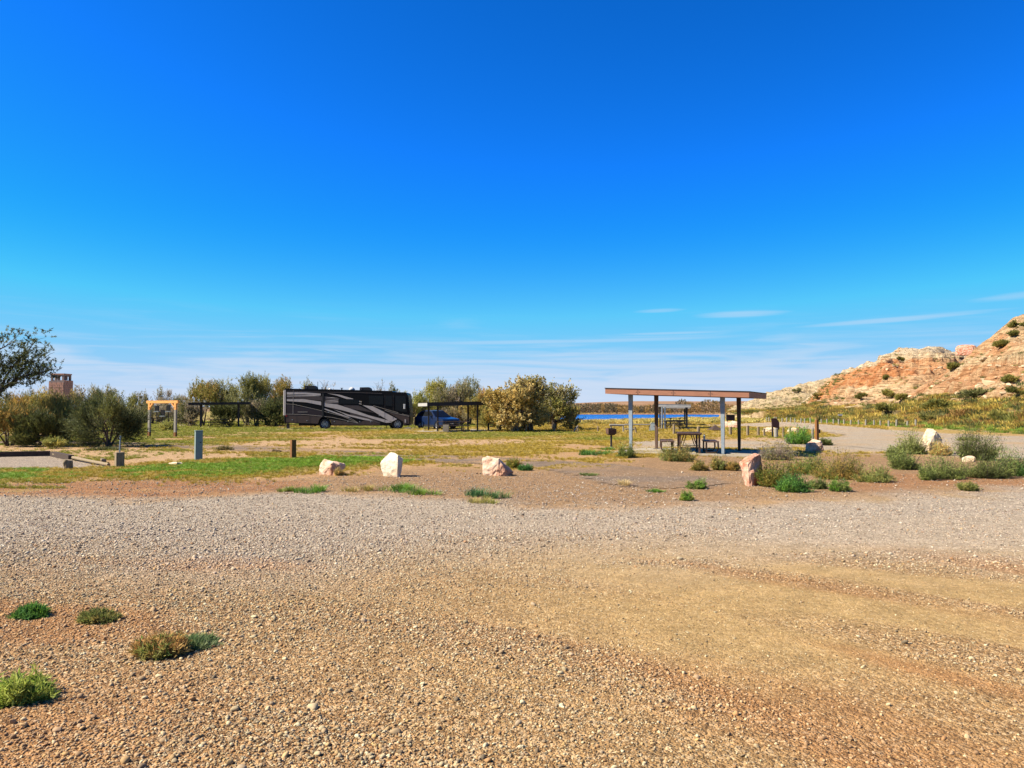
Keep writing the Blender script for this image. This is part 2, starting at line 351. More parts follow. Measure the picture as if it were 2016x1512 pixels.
def zones(x, y):
    """albedo zones of the ground as dictionaries of 0..1 masks"""
    k = np.hypot(x, y); sc = np.clip(k / 20, 0.25, 6)
    n1 = fbm(x * 0.35, y * 0.35, 1, 5) - 0.5; n2 = fbm(x * 1.3, y * 1.3, 2, 4) - 0.5; n3 = fbm(x * 0.09, y * 0.09, 3, 4) - 0.5
    def pm(poly, soft, amp): return sstep(poly_sd(x, y, poly) + amp * (n1 * 1.6 + n2 * 0.9), soft, -soft)
    z = {}
    lot = pm(LOT, 0.8, 1.6); z['lot'] = lot
    z['red'] = np.maximum(pm(RED, 0.9, 1.4), pm(RED2, 0.8, 1.8) * 0.8) * (1 - 0.75 * lot)
    z['dirt'] = pm(DIRTR, 1.5, 1.5)
    road = sstep(line_d(x, y, ROAD_C) + 0.5 * n1 + 0.25 * n2, 1.75, 1.35) * (1 - 0.8 * lot)
    road = road * (.40 + .60 * sstep(fbm(x * .5, y * .9, 15, 4), .38, .58)); z['road'] = road
    z['pad'] = pm(PAD, 0.25, 0.5)
    z['far'] = np.maximum(pm(FARROAD, 0.8, 1.2), pm(PADR, 0.8, 1.0))
    sand = np.maximum(np.maximum(pm(SANDP, 1.0, 3.0), pm(SANDR, .8, 1.5)), pm(SANDL, .6, 1.5))
    hard = np.clip(road + z['pad'] + z['far'] + lot, 0, 1)
    green = pm(GREEN, 0.7, 3.0) * sstep(n2 + .9 * n1, -.24, -.02)
    field = sstep(y, 26, 30) * sstep(n1 + 0.5 * n3 + 0.35 * n2 + 0.10 * sstep(y, 38, 60), -0.20, 0.0)
    field = field * (1 - 0.92 * sand) * sstep(x, 60, 30)
    dry = np.maximum(field, pm(GREEN, 1.6, 2.0))
    fr = np.maximum(0, 1 - sstep(y, 24, 30)) * sstep(n1 + n2 * 0.5, 0.10, 0.22) * 0.5 * (1 - z['dirt'])
    z['green'] = green * (1 - hard)
    z['dry'] = np.clip(np.maximum(dry, fr), 0, 1) * (1 - hard) * (1 - 0.85 * z['dirt'] * (1 - green))
    z['lush'] = sstep(n3 * 1.2 + n1 * 0.6 - x * 0.010, -0.05, 0.22)
    z['sand'] = sand
    # tyre sweeps and dust on the lot: arcs of a vehicle turning off to the right
    rr = np.hypot(x + 6, y + 2.5); th = np.arctan2(y + 2.5, x + 6)
    arc = fbm(rr * 1.5, th * 2.2, 7, 5) ; arc2 = fbm(x * 0.22 + 3, (y - 0.12 * x) * 1.1, 8, 5)
    wgt = sstep(y, 6.5, 9.5)
    st = arc * (1 - wgt) + arc2 * wgt
    side = sstep(x + 0.25 * (y - 6) + 2.2 * n1, -2.2, 2.6)
    z['dust'] = np.clip(sstep(st, 0.40, 0.60) * (0.25 + 0.75 * side) + 0.35 * side - 0.1, 0, 1) * lot * sstep(y, 16, 9) * (1 - .55 * sstep(y, 8.0, 10.5)) * (.45 + .55 * sstep(y + n1, 3.9, 5.6))
    z['warm'] = sstep(y + 3.2 * n1 + 2.0 * (st - 0.5), 10.2, 6.4) * lot
    z['rust'] = sstep(fbm(rr * 0.9 + 4, th * 3.0, 11, 4), 0.50, 0.68) * lot * sstep(y, 10, 7.2)
    z['rust'] = np.maximum(z['rust'], 0.8 * sstep(-x + 0.4 * n1, 1.2, 2.6) * sstep(y, 5.2, 4.0) * lot)
    return z

def earth_material():
    m, nt, bs, out = new_mat('earth_and_gravel')
    bs.inputs['Roughness'].default_value = 0.95; bs.inputs['Specular IOR Level'].default_value = 0.1
    def att(n):
        a = N(nt, 'ShaderNodeAttribute', attribute_name=n); s = N(nt, 'ShaderNodeSeparateColor'); L(nt, a.outputs['Color'], s.inputs[0]); return s.outputs
    lot, red, dirt = att('za'); road, pad, far = att('zb'); green, dry, lush = att('zc'); sand, dust, warm = att('zd'); rust = att('ze')[0]
    geo = N(nt, 'ShaderNodeNewGeometry'); pos = geo.outputs['Position']
    def noise(scale, detail=5.0, rough=0.6, vec=None):
        n = N(nt, 'ShaderNodeTexNoise', Scale=scale, Detail=detail, Roughness=rough); L(nt, vec or pos, n.inputs['Vector']); return n.outputs[0]
    f1, f2, f3 = noise(0.9), noise(6.0), noise(55.0, 3.0)
    sandc = MIX(nt, SS(nt, f2, 0.3, 0.7), (0.60, 0.41, 0.225), (0.47, 0.30, 0.15))
    sandc = MIX(nt, SS(nt, f1, 0.45, 0.75), sandc, (0.56, 0.33, 0.165))
    # pebbles: two sizes of cells, each its own stone colour
    def pebbles(scale):
        v = N(nt, 'ShaderNodeTexVoronoi', Scale=scale); L(nt, pos, v.inputs['Vector'])
        s = N(nt, 'ShaderNodeSeparateColor'); L(nt, v.outputs['Color'], s.inputs[0])
        return v.outputs['Distance'], s.outputs[0], s.outputs[1]
    d1, a1, b1 = pebbles(38.0); d2, a2, b2 = pebbles(85.0)
    stops_grey = [(0.0, (0.17, 0.13, 0.105)), (0.25, (0.38, 0.32, 0.26)), (0.55, (0.50, 0.43, 0.35)), (0.8, (0.62, 0.54, 0.44)), (1.0, (0.76, 0.69, 0.58))]
    stops_warm = [(0.0, (0.12, 0.06, 0.025)), (0.25, (0.27, 0.15, 0.07)), (0.55, (0.45, 0.27, 0.125)), (0.8, (0.58, 0.40, 0.22)), (1.0, (0.74, 0.60, 0.42))]
    pg = MIX(nt, 0.45, RAMP(nt, a1, stops_grey), RAMP(nt, a2, stops_grey))
    pw = MIX(nt, 0.45, RAMP(nt, a1, stops_warm), RAMP(nt, a2, stops_warm))
    peb = MIX(nt, warm, pg, pw)
    c = sandc
    drt = MIX(nt, SS(nt, f2, 0.25, 0.75), (0.40, 0.265, 0.165), (0.30, 0.19, 0.115))
    drt = MIX(nt, 0.45, drt, pw)
    c = MIX(nt, M(nt, 'MULTIPLY', dirt, 0.9), c, drt)
    redc = MIX(nt, SS(nt, f2, 0.3, 0.7), (0.46, 0.205, 0.085), (0.34, 0.155, 0.075))
    redc = MIX(nt, M(nt, 'MULTIPLY', SS(nt, f1, 0.5, 0.7), 0.6), redc, (0.58, 0.36, 0.21))
    redc = MIX(nt, 0.35, redc, pw)
    c = MIX(nt, red, c, redc)
    c = MIX(nt, M(nt, 'MULTIPLY', sand, 0.6), c, (0.63, 0.44, 0.27))
    rd = MIX(nt, SS(nt, f3, 0.3, 0.7), (0.33, 0.255, 0.195), (0.24, 0.185, 0.145))
    rd = MIX(nt, M(nt, 'MULTIPLY', SS(nt, f1, 0.5, 0.75), 0.4), rd, (0.45, 0.31, 0.19))
    c = MIX(nt, road, c, rd)
    padc = MIX(nt, 0.5, RAMP(nt, a1, stops_grey), (0.40, 0.33, 0.27))
    c = MIX(nt, pad, c, padc)
    frc = MIX(nt, SS(nt, noise(0.25, 4.0), 0.42, 0.66), (0.50, 0.43, 0.34), (0.56, 0.40, 0.23))
    frc = MIX(nt, 0.3, frc, RAMP(nt, a1, stops_grey))
    c = MIX(nt, far, c, frc)
    lotc = peb
    dustc = MIX(nt, warm, (0.49, 0.385, 0.265), (0.48, 0.348, 0.155))
    dustc = MIX(nt, M(nt, 'MULTIPLY', SS(nt, f2, 0.35, 0.65), 0.5), dustc, (0.38, 0.262, 0.11))
    gap = SS(nt, d2, 0.55, 0.2)
    lotc = MIX(nt, M(nt, 'MULTIPLY', dust, M(nt, 'ADD', M(nt, 'MULTIPLY', SS(nt, f3, 0.3, 0.6), 0.4), 0.4)), lotc, dustc)
    lotc = MIX(nt, M(nt, 'MULTIPLY', rust, 0.6), lotc, (0.36, 0.17, 0.065))
    c = MIX(nt, lot, c, lotc)
    gd = MIX(nt, lush, (0.42, 0.31, 0.06), (0.24, 0.27, 0.04))
    gd = MIX(nt, SS(nt, f2, 0.35, 0.7), gd, (0.55, 0.41, 0.16))
    c = MIX(nt, M(nt, 'MULTIPLY', dry, 0.8), c, gd)
    c = MIX(nt, M(nt, 'MULTIPLY', green, 0.85), c, MIX(nt, SS(nt, f2, 0.35, 0.65), (0.17, 0.29, 0.02), (0.27, 0.32, 0.05)))
    grit = M(nt, 'ADD', M(nt, 'MULTIPLY', SS(nt, noise(120.0, 3.0, 0.8), 0.36, 0.62), 0.5), 0.68)
    mott = M(nt, 'ADD', M(nt, 'MULTIPLY', SS(nt, noise(2.6, 8.0, 0.75), 0.3, 0.7), 0.34), M(nt, 'ADD', M(nt, 'MULTIPLY', SS(nt, noise(15.0, 4.0, 0.7), 0.34, 0.66), M(nt, 'SUBTRACT', 0.55, M(nt, 'MULTIPLY', dust, 0.33))), M(nt, 'ADD', 0.53, M(nt, 'MULTIPLY', dust, 0.16))))
    vm = N(nt, 'ShaderNodeVectorMath', operation='SCALE'); L(nt, MIX(nt, 1.0, c, (0.60, 0.56, 0.505), 'MULTIPLY'), vm.inputs[0]); L(nt, M(nt, 'MULTIPLY', mott, grit), vm.inputs['Scale'])
    L(nt, vm.outputs[0], bs.inputs['Base Color'])
    h = M(nt, 'ADD', M(nt, 'MULTIPLY', d1, -1.0), M(nt, 'MULTIPLY', d2, -0.6))
    h = M(nt, 'ADD', h, M(nt, 'MULTIPLY', f2, 0.6))
    amt = M(nt, 'SUBTRACT', 1.0, M(nt, 'MULTIPLY', dust, 0.55))
    bp = N(nt, 'ShaderNodeBump', Distance=0.02); L(nt, M(nt, 'MULTIPLY', amt, 0.9), bp.inputs['Strength']); L(nt, h, bp.inputs['Height']); L(nt, bp.outputs[0], bs.inputs['Normal'])
    return m
MAT_EARTH = earth_material()
def zone_attrs(x, y):
    z = zones(x, y); o = np.zeros_like(x)
    st = lambda *k: np.stack([z[i] if i else o for i in k], 1)
    return {'za': st('lot', 'red', 'dirt'), 'zb': st('road', 'pad', 'far'), 'zc': st('green', 'dry', 'lush'), 'zd': st('sand', 'dust', 'warm'), 'ze': st('rust', None, None)}

def grid_faces(nr, nc):
    i = np.arange(nr * nc).reshape(nr, nc)
    return np.stack([i[:-1, :-1].ravel(), i[:-1, 1:].ravel(), i[1:, 1:].ravel(), i[1:, :-1].ravel()], 1)

def build_ground():
    v = np.concatenate([np.linspace(1900, 830, 470), np.linspace(829, 809.2, 34)])
    r = EYE * FPX / (v - 808.0); r = np.concatenate([[0.4], r, [3500, 6000, 9000]])
    a = np.concatenate([np.linspace(-78, -38, 24)[:-1], np.linspace(-38, 38, 290), np.linspace(38, 78, 24)[1:]]) * math.pi / 180
    Y, A = np.meshgrid(r, np.tan(a), indexing='ij')
    x = (Y * A).ravel(); y = Y.ravel()
    x = np.clip(x, -9000, 9000)
    lot_area = (poly_sd(x, y, LOT) < -0.3)
    z = ground_z(x, y)
    o = mesh_np('ground', np.stack([x, y, z], 1), grid_faces(len(r), len(a)), MAT_EARTH, attrs=zone_attrs(x, y), smooth=True)
    tag(o, kind='structure')
    return o
build_ground()

def sheet(name, poly_mask, xr, yr, step, lift):
    """a thin separate sheet over the ground: cells of a grid whose centre falls inside the mask"""
    xs = np.arange(xr[0], xr[1], step); ys = np.arange(yr[0], yr[1], step)
    X, Yg = np.meshgrid(xs, ys); x = X.ravel(); y = Yg.ravel()
    keep = poly_mask(x, y) < 0
    F = grid_faces(len(ys), len(xs)); F = F[keep[F].all(1)]
    used = np.unique(F); mp = np.full(len(x), -1); mp[used] = np.arange(len(used)); F = mp[F]
    x, y = x[used], y[used]
    o = mesh_np(name, np.stack([x, y, ground_z(x, y) + lift], 1), F, MAT_EARTH, attrs=zone_attrs(x, y), smooth=True)
    return tag(o, kind='structure')
sheet('camp_road', lambda x, y: line_d(x, y, ROAD_C) - 1.6 + 0.5 * (fbm(x * .35, y * .35, 1, 5) - .5), (-45, 12), (14, 46), 0.2, 0.012)
sheet('gravel_road', lambda x, y: poly_sd(x, y, FARROAD) + 0.3, (16, 70), (22, 125), 0.35, 0.012)
sheet('gravel_lot', lambda x, y: poly_sd(x, y, LOT) + 0.2 + 1.6 * (fbm(x * .35, y * .35, 1, 5) - .5) * 1.0, (-14, 16), (1.0, 20), 0.07, 0.010)

# ------------------------------------------------------------------ instanced ground cover (stuff)
SRC = bpy.data.collections.new('scatter_sources')
def scatter(name, srcs, pts, rot, scl, tint, idx):
    n = len(pts)
    me = bpy.data.meshes.new(name); me.vertices.add(n); me.vertices.foreach_set('co', np.asarray(pts, np.float32).ravel())
    for an, t, arr, key in (('rot', 'FLOAT_VECTOR', rot, 'vector'), ('scl', 'FLOAT_VECTOR', scl, 'vector'), ('idx', 'INT', idx, 'value')):
        a = me.attributes.new(an, t, 'POINT'); a.data.foreach_set(key, np.asarray(arr, np.int32 if t == 'INT' else np.float32).ravel())
    a = me.attributes.new('tint', 'FLOAT_COLOR', 'POINT'); tc = np.concatenate([tint, np.ones((n, 1))], 1).astype(np.float32); a.data.foreach_set('color', tc.ravel())
    o = link(bpy.data.objects.new(name, me))
    c = bpy.data.collections.new(name + '_sources')
    for s in srcs: c.objects.link(s)
    g = bpy.data.node_groups.new(name, 'GeometryNodeTree')
    g.interface.new_socket('Geometry', in_out='INPUT', socket_type='NodeSocketGeometry')
    g.interface.new_socket('Geometry', in_out='OUTPUT', socket_type='NodeSocketGeometry')
    gi = g.nodes.new('NodeGroupInput'); go = g.nodes.new('NodeGroupOutput')
    ci = g.nodes.new('GeometryNodeCollectionInfo'); ci.inputs[0].default_value = c; ci.inputs['Separate Children'].default_value = True; ci.inputs['Reset Children'].default_value = True
    ip = g.nodes.new('GeometryNodeInstanceOnPoints'); ip.inputs['Pick Instance'].default_value = True
    def na(nm, t):
        q = g.nodes.new('GeometryNodeInputNamedAttribute'); q.data_type = t; q.inputs[0].default_value = nm
        return [s for s in q.outputs if s.enabled and s.name == 'Attribute'][0]
    g.links.new(gi.outputs[0], ip.inputs['Points']); g.links.new(ci.outputs[0], ip.inputs['Instance'])
    er = g.nodes.new('FunctionNodeEulerToRotation'); g.links.new(na('rot', 'FLOAT_VECTOR'), er.inputs[0])
    g.links.new(er.outputs[0], ip.inputs['Rotation']); g.links.new(na('scl', 'FLOAT_VECTOR'), ip.inputs['Scale']); g.links.new(na('idx', 'INT'), ip.inputs['Instance Index'])
    g.links.new(ip.outputs[0], go.inputs[0])
    md = o.modifiers.new('scatter', 'NODES'); md.node_group = g
    return o
def src_obj(name, V, F, mat, smooth=False):
    me = bpy.data.meshes.new(name); me.from_pydata([tuple(v) for v in V], [], [tuple(f) for f in F])
    if smooth: me.polygons.foreach_set('use_smooth', [True] * len(me.polygons))
    me.materials.append(mat); me.update()
    return bpy.data.objects.new(name, me)

def ico(sub):
    bm = bmesh.new(); bmesh.ops.create_icosphere(bm, subdivisions=sub, radius=1.0)
    V = np.array([v.co[:] for v in bm.verts]); F = [tuple(v.index for v in f.verts) for f in bm.faces]; bm.free(); return V, F

def build_gravel():
    rng = np.random.default_rng(4)
    srcs = []
    V0, F0 = ico(2)
    for k in range(7):
        V = V0 * rng.uniform(0.6, 1.0, 3) * np.array([1.15, 0.85, 0.6])
        for _ in range(7):   # a few flat faces knocked off, as on crushed and river stone
            n = rng.normal(size=3); n /= np.linalg.norm(n); d = rng.uniform(0.38, 0.62)
            s = V @ n; V = V - np.outer(np.maximum(s - d, 0), n)
        V = V * (1 + 0.10 * rng.normal(size=(len(V), 1)) * 0.5)
        srcs.append(src_obj('stone_source', V, F0, MAT_STONE, True))
    n = 640000
    # even in the picture's rows so that near ground is covered closely
    v = 930 + 790 * rng.random(n) ** 0.85 ; Y = EYE * FPX / (v - 808.0); A = rng.uniform(-0.76, 0.76, n)
    x = Y * A; y = Y
    # real density per square metre falls off with the sampling; thin to a cap
    z = zones(x, y)
    dens = EYE * FPX / Y ** 2 / 685 * n / 1.52 / Y
    lotd = np.maximum(np.maximum(z['lot'], .5 * z['dirt']), .4 * z['red'])
    cap = 2900 * (.25 + .75 * sstep(v, 960, 1100)) * (1 - 0.62 * z['dust']) * (0.55 + 0.45 * sstep(fbm(x * 0.8, y * 0.8, 21, 3), 0.35, 0.6)) * lotd
    cap *= 0.40 + 0.60 * sstep(-x + 0.9 * (y - 5) * 0.2 + 3 * (fbm(x * .5, y * .5, 22, 3) - .5), -2.6, 0.8)
    keep = rng.random(n) < np.clip(cap / dens, 0, 1)
    x, y = x[keep], y[keep]; z = {k: q[keep] for k, q in z.items()}; n = len(x)
    s = np.exp(rng.normal(math.log(0.0078), 0.42, n)); s = np.clip(s, 0.0035, 0.03) * np.where(y > 8, 1.2, 1.0) * (1 - .42 * z['dust'])
    big = rng.random(n) < 0.015; s[big] *= 1.6
    scl = np.stack([s, s, s], 1) * rng.uniform(0.8, 1.25, (n, 3))
    rot = np.stack([rng.normal(0, 0.35, n), rng.normal(0, 0.35, n), rng.uniform(0, 6.28, n)], 1)
    pal = np.array([(0.50, 0.43, 0.35), (0.62, 0.55, 0.45), (0.40, 0.31, 0.24), (0.31, 0.24, 0.19), (0.72, 0.67, 0.58), (0.54, 0.40, 0.26), (0.45, 0.28, 0.17), (0.50, 0.41, 0.36), (0.22, 0.185, 0.16), (0.58, 0.42, 0.24)])
    pg = np.array([.22, .2, .14, .09, .08, .07, .03, .12, .04, .01]); pw = np.array([.13, .13, .14, .10, .06, .16, .11, .08, .05, .04])
    cg = rng.choice(10, n, p=pg / pg.sum()); cw = rng.choice(10, n, p=pw / pw.sum())
    t = pal[np.where(rng.random(n) < z['warm'], cw, cg)]
    t = t * rng.uniform(0.75, 1.2, (n, 1)) * np.array((0.60, 0.555, 0.50))
    t = t * (1 - z['warm'][:, None] * np.array((0.0, .03, .24)))
    t = t * (1 - 0.35 * z['rust'][:, None]) + 0.35 * z['rust'][:, None] * np.array((0.42, 0.2, 0.08))
    pts = np.stack([x, y, 0.010 + s * 0.18 + ground_z(x, y)], 1)
    o = scatter('gravel', srcs, pts, rot, scl, t, rng.integers(0, len(srcs), n))
    tag(o, 'loose grey and brown gravel stones strewn over the lot', kind='stuff')
    print('gravel', n)
build_gravel()

def blade_mesh(rng, n, R0, H, w, lean=0.55, droop=0.35):
    a = rng.uniform(0, 6.283, n); rr = R0 * np.sqrt(rng.random(n)); bx, by = rr * np.cos(a), rr * np.sin(a)
    a2 = a + rng.normal(0, 0.7, n); h = H * rng.uniform(0.45, 1.0, n); ln = lean * rng.uniform(0.2, 1.2, n) * (0.35 + rr / (R0 + 1e-6))
    dx, dy = np.cos(a2), np.sin(a2); sx, sy = -dy * w / 2, dx * w / 2
    mx, my, mz = bx + dx * ln * h * 0.45, by + dy * ln * h * 0.45, h * 0.6
    tx, ty, tz = bx + dx * ln * h * (1 + droop), by + dy * ln * h * (1 + droop), h * (1 - 0.3 * droop * rng.random(n))
    z0 = np.zeros(n) - 0.01
    V = np.stack([np.stack([bx - sx, by - sy, z0], 1), np.stack([bx + sx, by + sy, z0], 1), np.stack([mx + sx * .8, my + sy * .8, mz], 1), np.stack([mx - sx * .8, my - sy * .8, mz], 1), np.stack([tx, ty, tz], 1)], 1).reshape(-1, 3)
    b = np.arange(n) * 5
    F = np.concatenate([np.stack([b, b + 1, b + 2], 1), np.stack([b, b + 2, b + 3], 1), np.stack([b + 3, b + 2, b + 4], 1)], 0)
    return V, F

def grass_cover():
    rng = np.random.default_rng(8)
    srcs = []
    for k in range(5):
        V, F = blade_mesh(rng, 26, 0.11, 0.13, 0.014, 0.6); srcs.append(src_obj('tuft_source', V, F, MAT_TUFT))
    n = 190000
    v = rng.uniform(828.5, 962, n); Y = EYE * FPX / (v - 808.0); A = rng.uniform(-0.78, 0.5, n)
    # sample evenly by picture row, then undo part of the crowding of far rows
    x, y = Y * A, Y; z = zones(x, y)
    p = np.clip(np.maximum(z['green'] * 1.0, z['dry'] * 0.8), 0, 1)
    p *= (poly_sd(x, y, LAKE) > 6)
    keep = rng.random(n) < p; x, y = x[keep], y[keep]; z = {k: q[keep] for k, q in z.items()}; n = len(x)
    far = np.clip(y / 30, 0.8, 4.0)
    s = rng.uniform(0.5, 1.15, n) * (0.75 + 0.2 * z['green']) * np.where(y > 60, 1.5, 1.0) * np.where(y < 24, .72, 1.0)
    scl = np.stack([s * far ** 0.6, s * far ** 0.6, s], 1)
    g = z['green'][:, None]; lu = z['lush'][:, None]
    green = np.array((0.12, 0.215, 0.018)); yel = np.array((0.34, 0.24, 0.03)); olive = np.array((0.20, 0.21, 0.025)); straw = np.array((0.42, 0.31, 0.10))
    base = yel * (1 - lu) + olive * lu
    pick = rng.random((n, 1)); base = np.where(pick < 0.22, straw * (1 - 0.5 * lu) + olive * 0.5 * lu, base)
    edge = rng.random((n, 1)) < (g * 1.12 - 0.18)
    t = np.where(edge, green * rng.uniform(0.7, 1.5, (n, 1)) + np.array((0.05, 0.03, 0)) * rng.random((n, 1)), base) * rng.uniform(0.75, 1.25, (n, 1))
    pts = np.stack([x, y, ground_z(x, y)], 1)
    rot = np.stack([rng.normal(0, .08, n), rng.normal(0, .08, n), rng.uniform(0, 6.28, n)], 1)
    o = scatter('grass', srcs, pts, rot, scl, t, rng.integers(0, 5, n))
    tag(o, 'short green and straw yellow grass growing between the sandy patches', kind='stuff')
    print('grass', n)
    # tall dry grass along the lake bank
    n = 9000; x = rng.uniform(-60, 62, n); y = rng.uniform(86, 215, n); sd = poly_sd(x, y, LAKE)
    k = (sd > 1.5) & (sd < 40) & (rng.random(n) < 0.25 + 0.75 * sstep(fbm(x * .2, y * .2, 41, 3), .4, .6)) & (y < 90 + 1.9 * np.clip(x + 25, 0, 90) + 25) & (poly_sd(x, y, FARROAD) > 1)
    x, y = x[k], y[k]; n = len(x); s = rng.uniform(2.5, 6.0, n)
    pts = np.stack([x, y, ground_z(x, y)], 1); rot = np.stack([0 * x, 0 * x, rng.uniform(0, 6.28, n)], 1)
    t = np.array((0.50, 0.36, 0.10)) * rng.uniform(0.6, 1.15, (n, 1)) + np.array((-0.1, 0.0, 0.0)) * rng.random((n, 1))
    o = scatter('reeds', srcs, pts, rot, np.stack([s * 1.6, s * 1.6, s * .9], 1), t, rng.integers(0, 5, n))
    tag(o, 'tall dry yellow grass lining the near lake bank', kind='stuff')
grass_cover()

# ================================================================== WATER, FAR SHORE
def build_water():
    m, nt, bs, _ = new_mat('lake_water')
    bs.inputs['Base Color'].default_value = (0.004, 0.085, 0.33, 1); bs.inputs['Roughness'].default_value = 0.25; bs.inputs['IOR'].default_value = 1.33
    geo = N(nt, 'ShaderNodeNewGeometry'); mp = N(nt, 'ShaderNodeMapping'); mp.inputs['Scale'].default_value = (0.5, 1.0, 1); L(nt, geo.outputs['Position'], mp.inputs[0])
    n1 = N(nt, 'ShaderNodeTexNoise', Scale=0.9, Detail=6.0, Roughness=0.7); L(nt, mp.outputs[0], n1.inputs['Vector'])
    bp = N(nt, 'ShaderNodeBump', Strength=1.0, Distance=1.1); L(nt, n1.outputs[0], bp.inputs['Height']); L(nt, bp.outputs[0], bs.inputs['Normal'])
    b = MB(); pts = LAKE; n = len(pts)
    cx = sum(p[0] for p in pts) / n; cy = sum(p[1] for p in pts) / n
    out = [((x - cx) * 1.03 + cx, (y - cy) * 1.03 + cy) for x, y in pts]
    b.v = [(x, y, WATER_Z) for x, y in out]; b.f = [tuple(range(n))]
    o = b.build('lake_water', m, fix=False); tag(o, kind='structure')
build_water()

def build_far_hills():
    m, nt, bs, _ = new_mat('far_hill_earth'); bs.inputs['Roughness'].default_value = 0.95; bs.inputs['Specular IOR Level'].default_value = 0.05
    geo = N(nt, 'ShaderNodeNewGeometry')
    mp = N(nt, 'ShaderNodeMapping'); mp.inputs['Scale'].default_value = (0.010, 0.012, 0.5); L(nt, geo.outputs['Position'], mp.inputs[0])
    n1 = N(nt, 'ShaderNodeTexNoise', Scale=1.0, Detail=9.0, Roughness=0.65); L(nt, mp.outputs[0], n1.inputs['Vector'])
    n2 = N(nt, 'ShaderNodeTexNoise', Scale=0.12, Detail=6.0, Roughness=0.7); L(nt, geo.outputs['Position'], n2.inputs['Vector'])
    c = RAMP(nt, n1.outputs[0], [(0.25, (0.165, 0.085, 0.042)), (0.45, (0.19, 0.10, 0.05)), (0.55, (0.24, 0.145, 0.085)), (0.7, (0.17, 0.08, 0.04))])
    c = MIX(nt, M(nt, 'MULTIPLY', SS(nt, n2.outputs[0], 0.5, 0.62), 0.55), c, (0.15, 0.12, 0.06))
    L(nt, c, bs.inputs['Base Color'])
    u = np.linspace(-900, 2600, 260); t = np.linspace(0, 1, 46)
    U, T = np.meshgrid(u, t); U = U.ravel(); T = T.ravel()
    yc = np.interp(U, [-900, 0, 700, 1000, 1130, 1210, 1260, 1400, 1500, 2600], [803, 803, 802, 797, 794.5, 791, 790, 791, 790, 790])
    Yd = 440 + 800 * T; hc = EYE + (808 - yc) * 1100 / FPX
    x = Yd * (U - 1008) / FPX
    s = 0.16 + 0.10 * sstep(T, .02, .12) + 0.34 * sstep(T, .18, .42) + 0.40 * sstep(T, 0.5, 0.82) ; s = s - 0.30 * sstep(T, .86, 1.0)
    z = hc * s + 1.6 * (fbm(x * .02, Yd * .02, 51, 5) - .5) * sstep(T, 0, .2) * sstep(T, 1.0, .7)
    z = np.where(T == 0, -0.5, z)
    o = mesh_np('far_hills', np.stack([x, Yd, z], 1), grid_faces(46, 260), m, smooth=True); tag(o, kind='structure')
    rng = np.random.default_rng(12)
    return
build_far_hills()

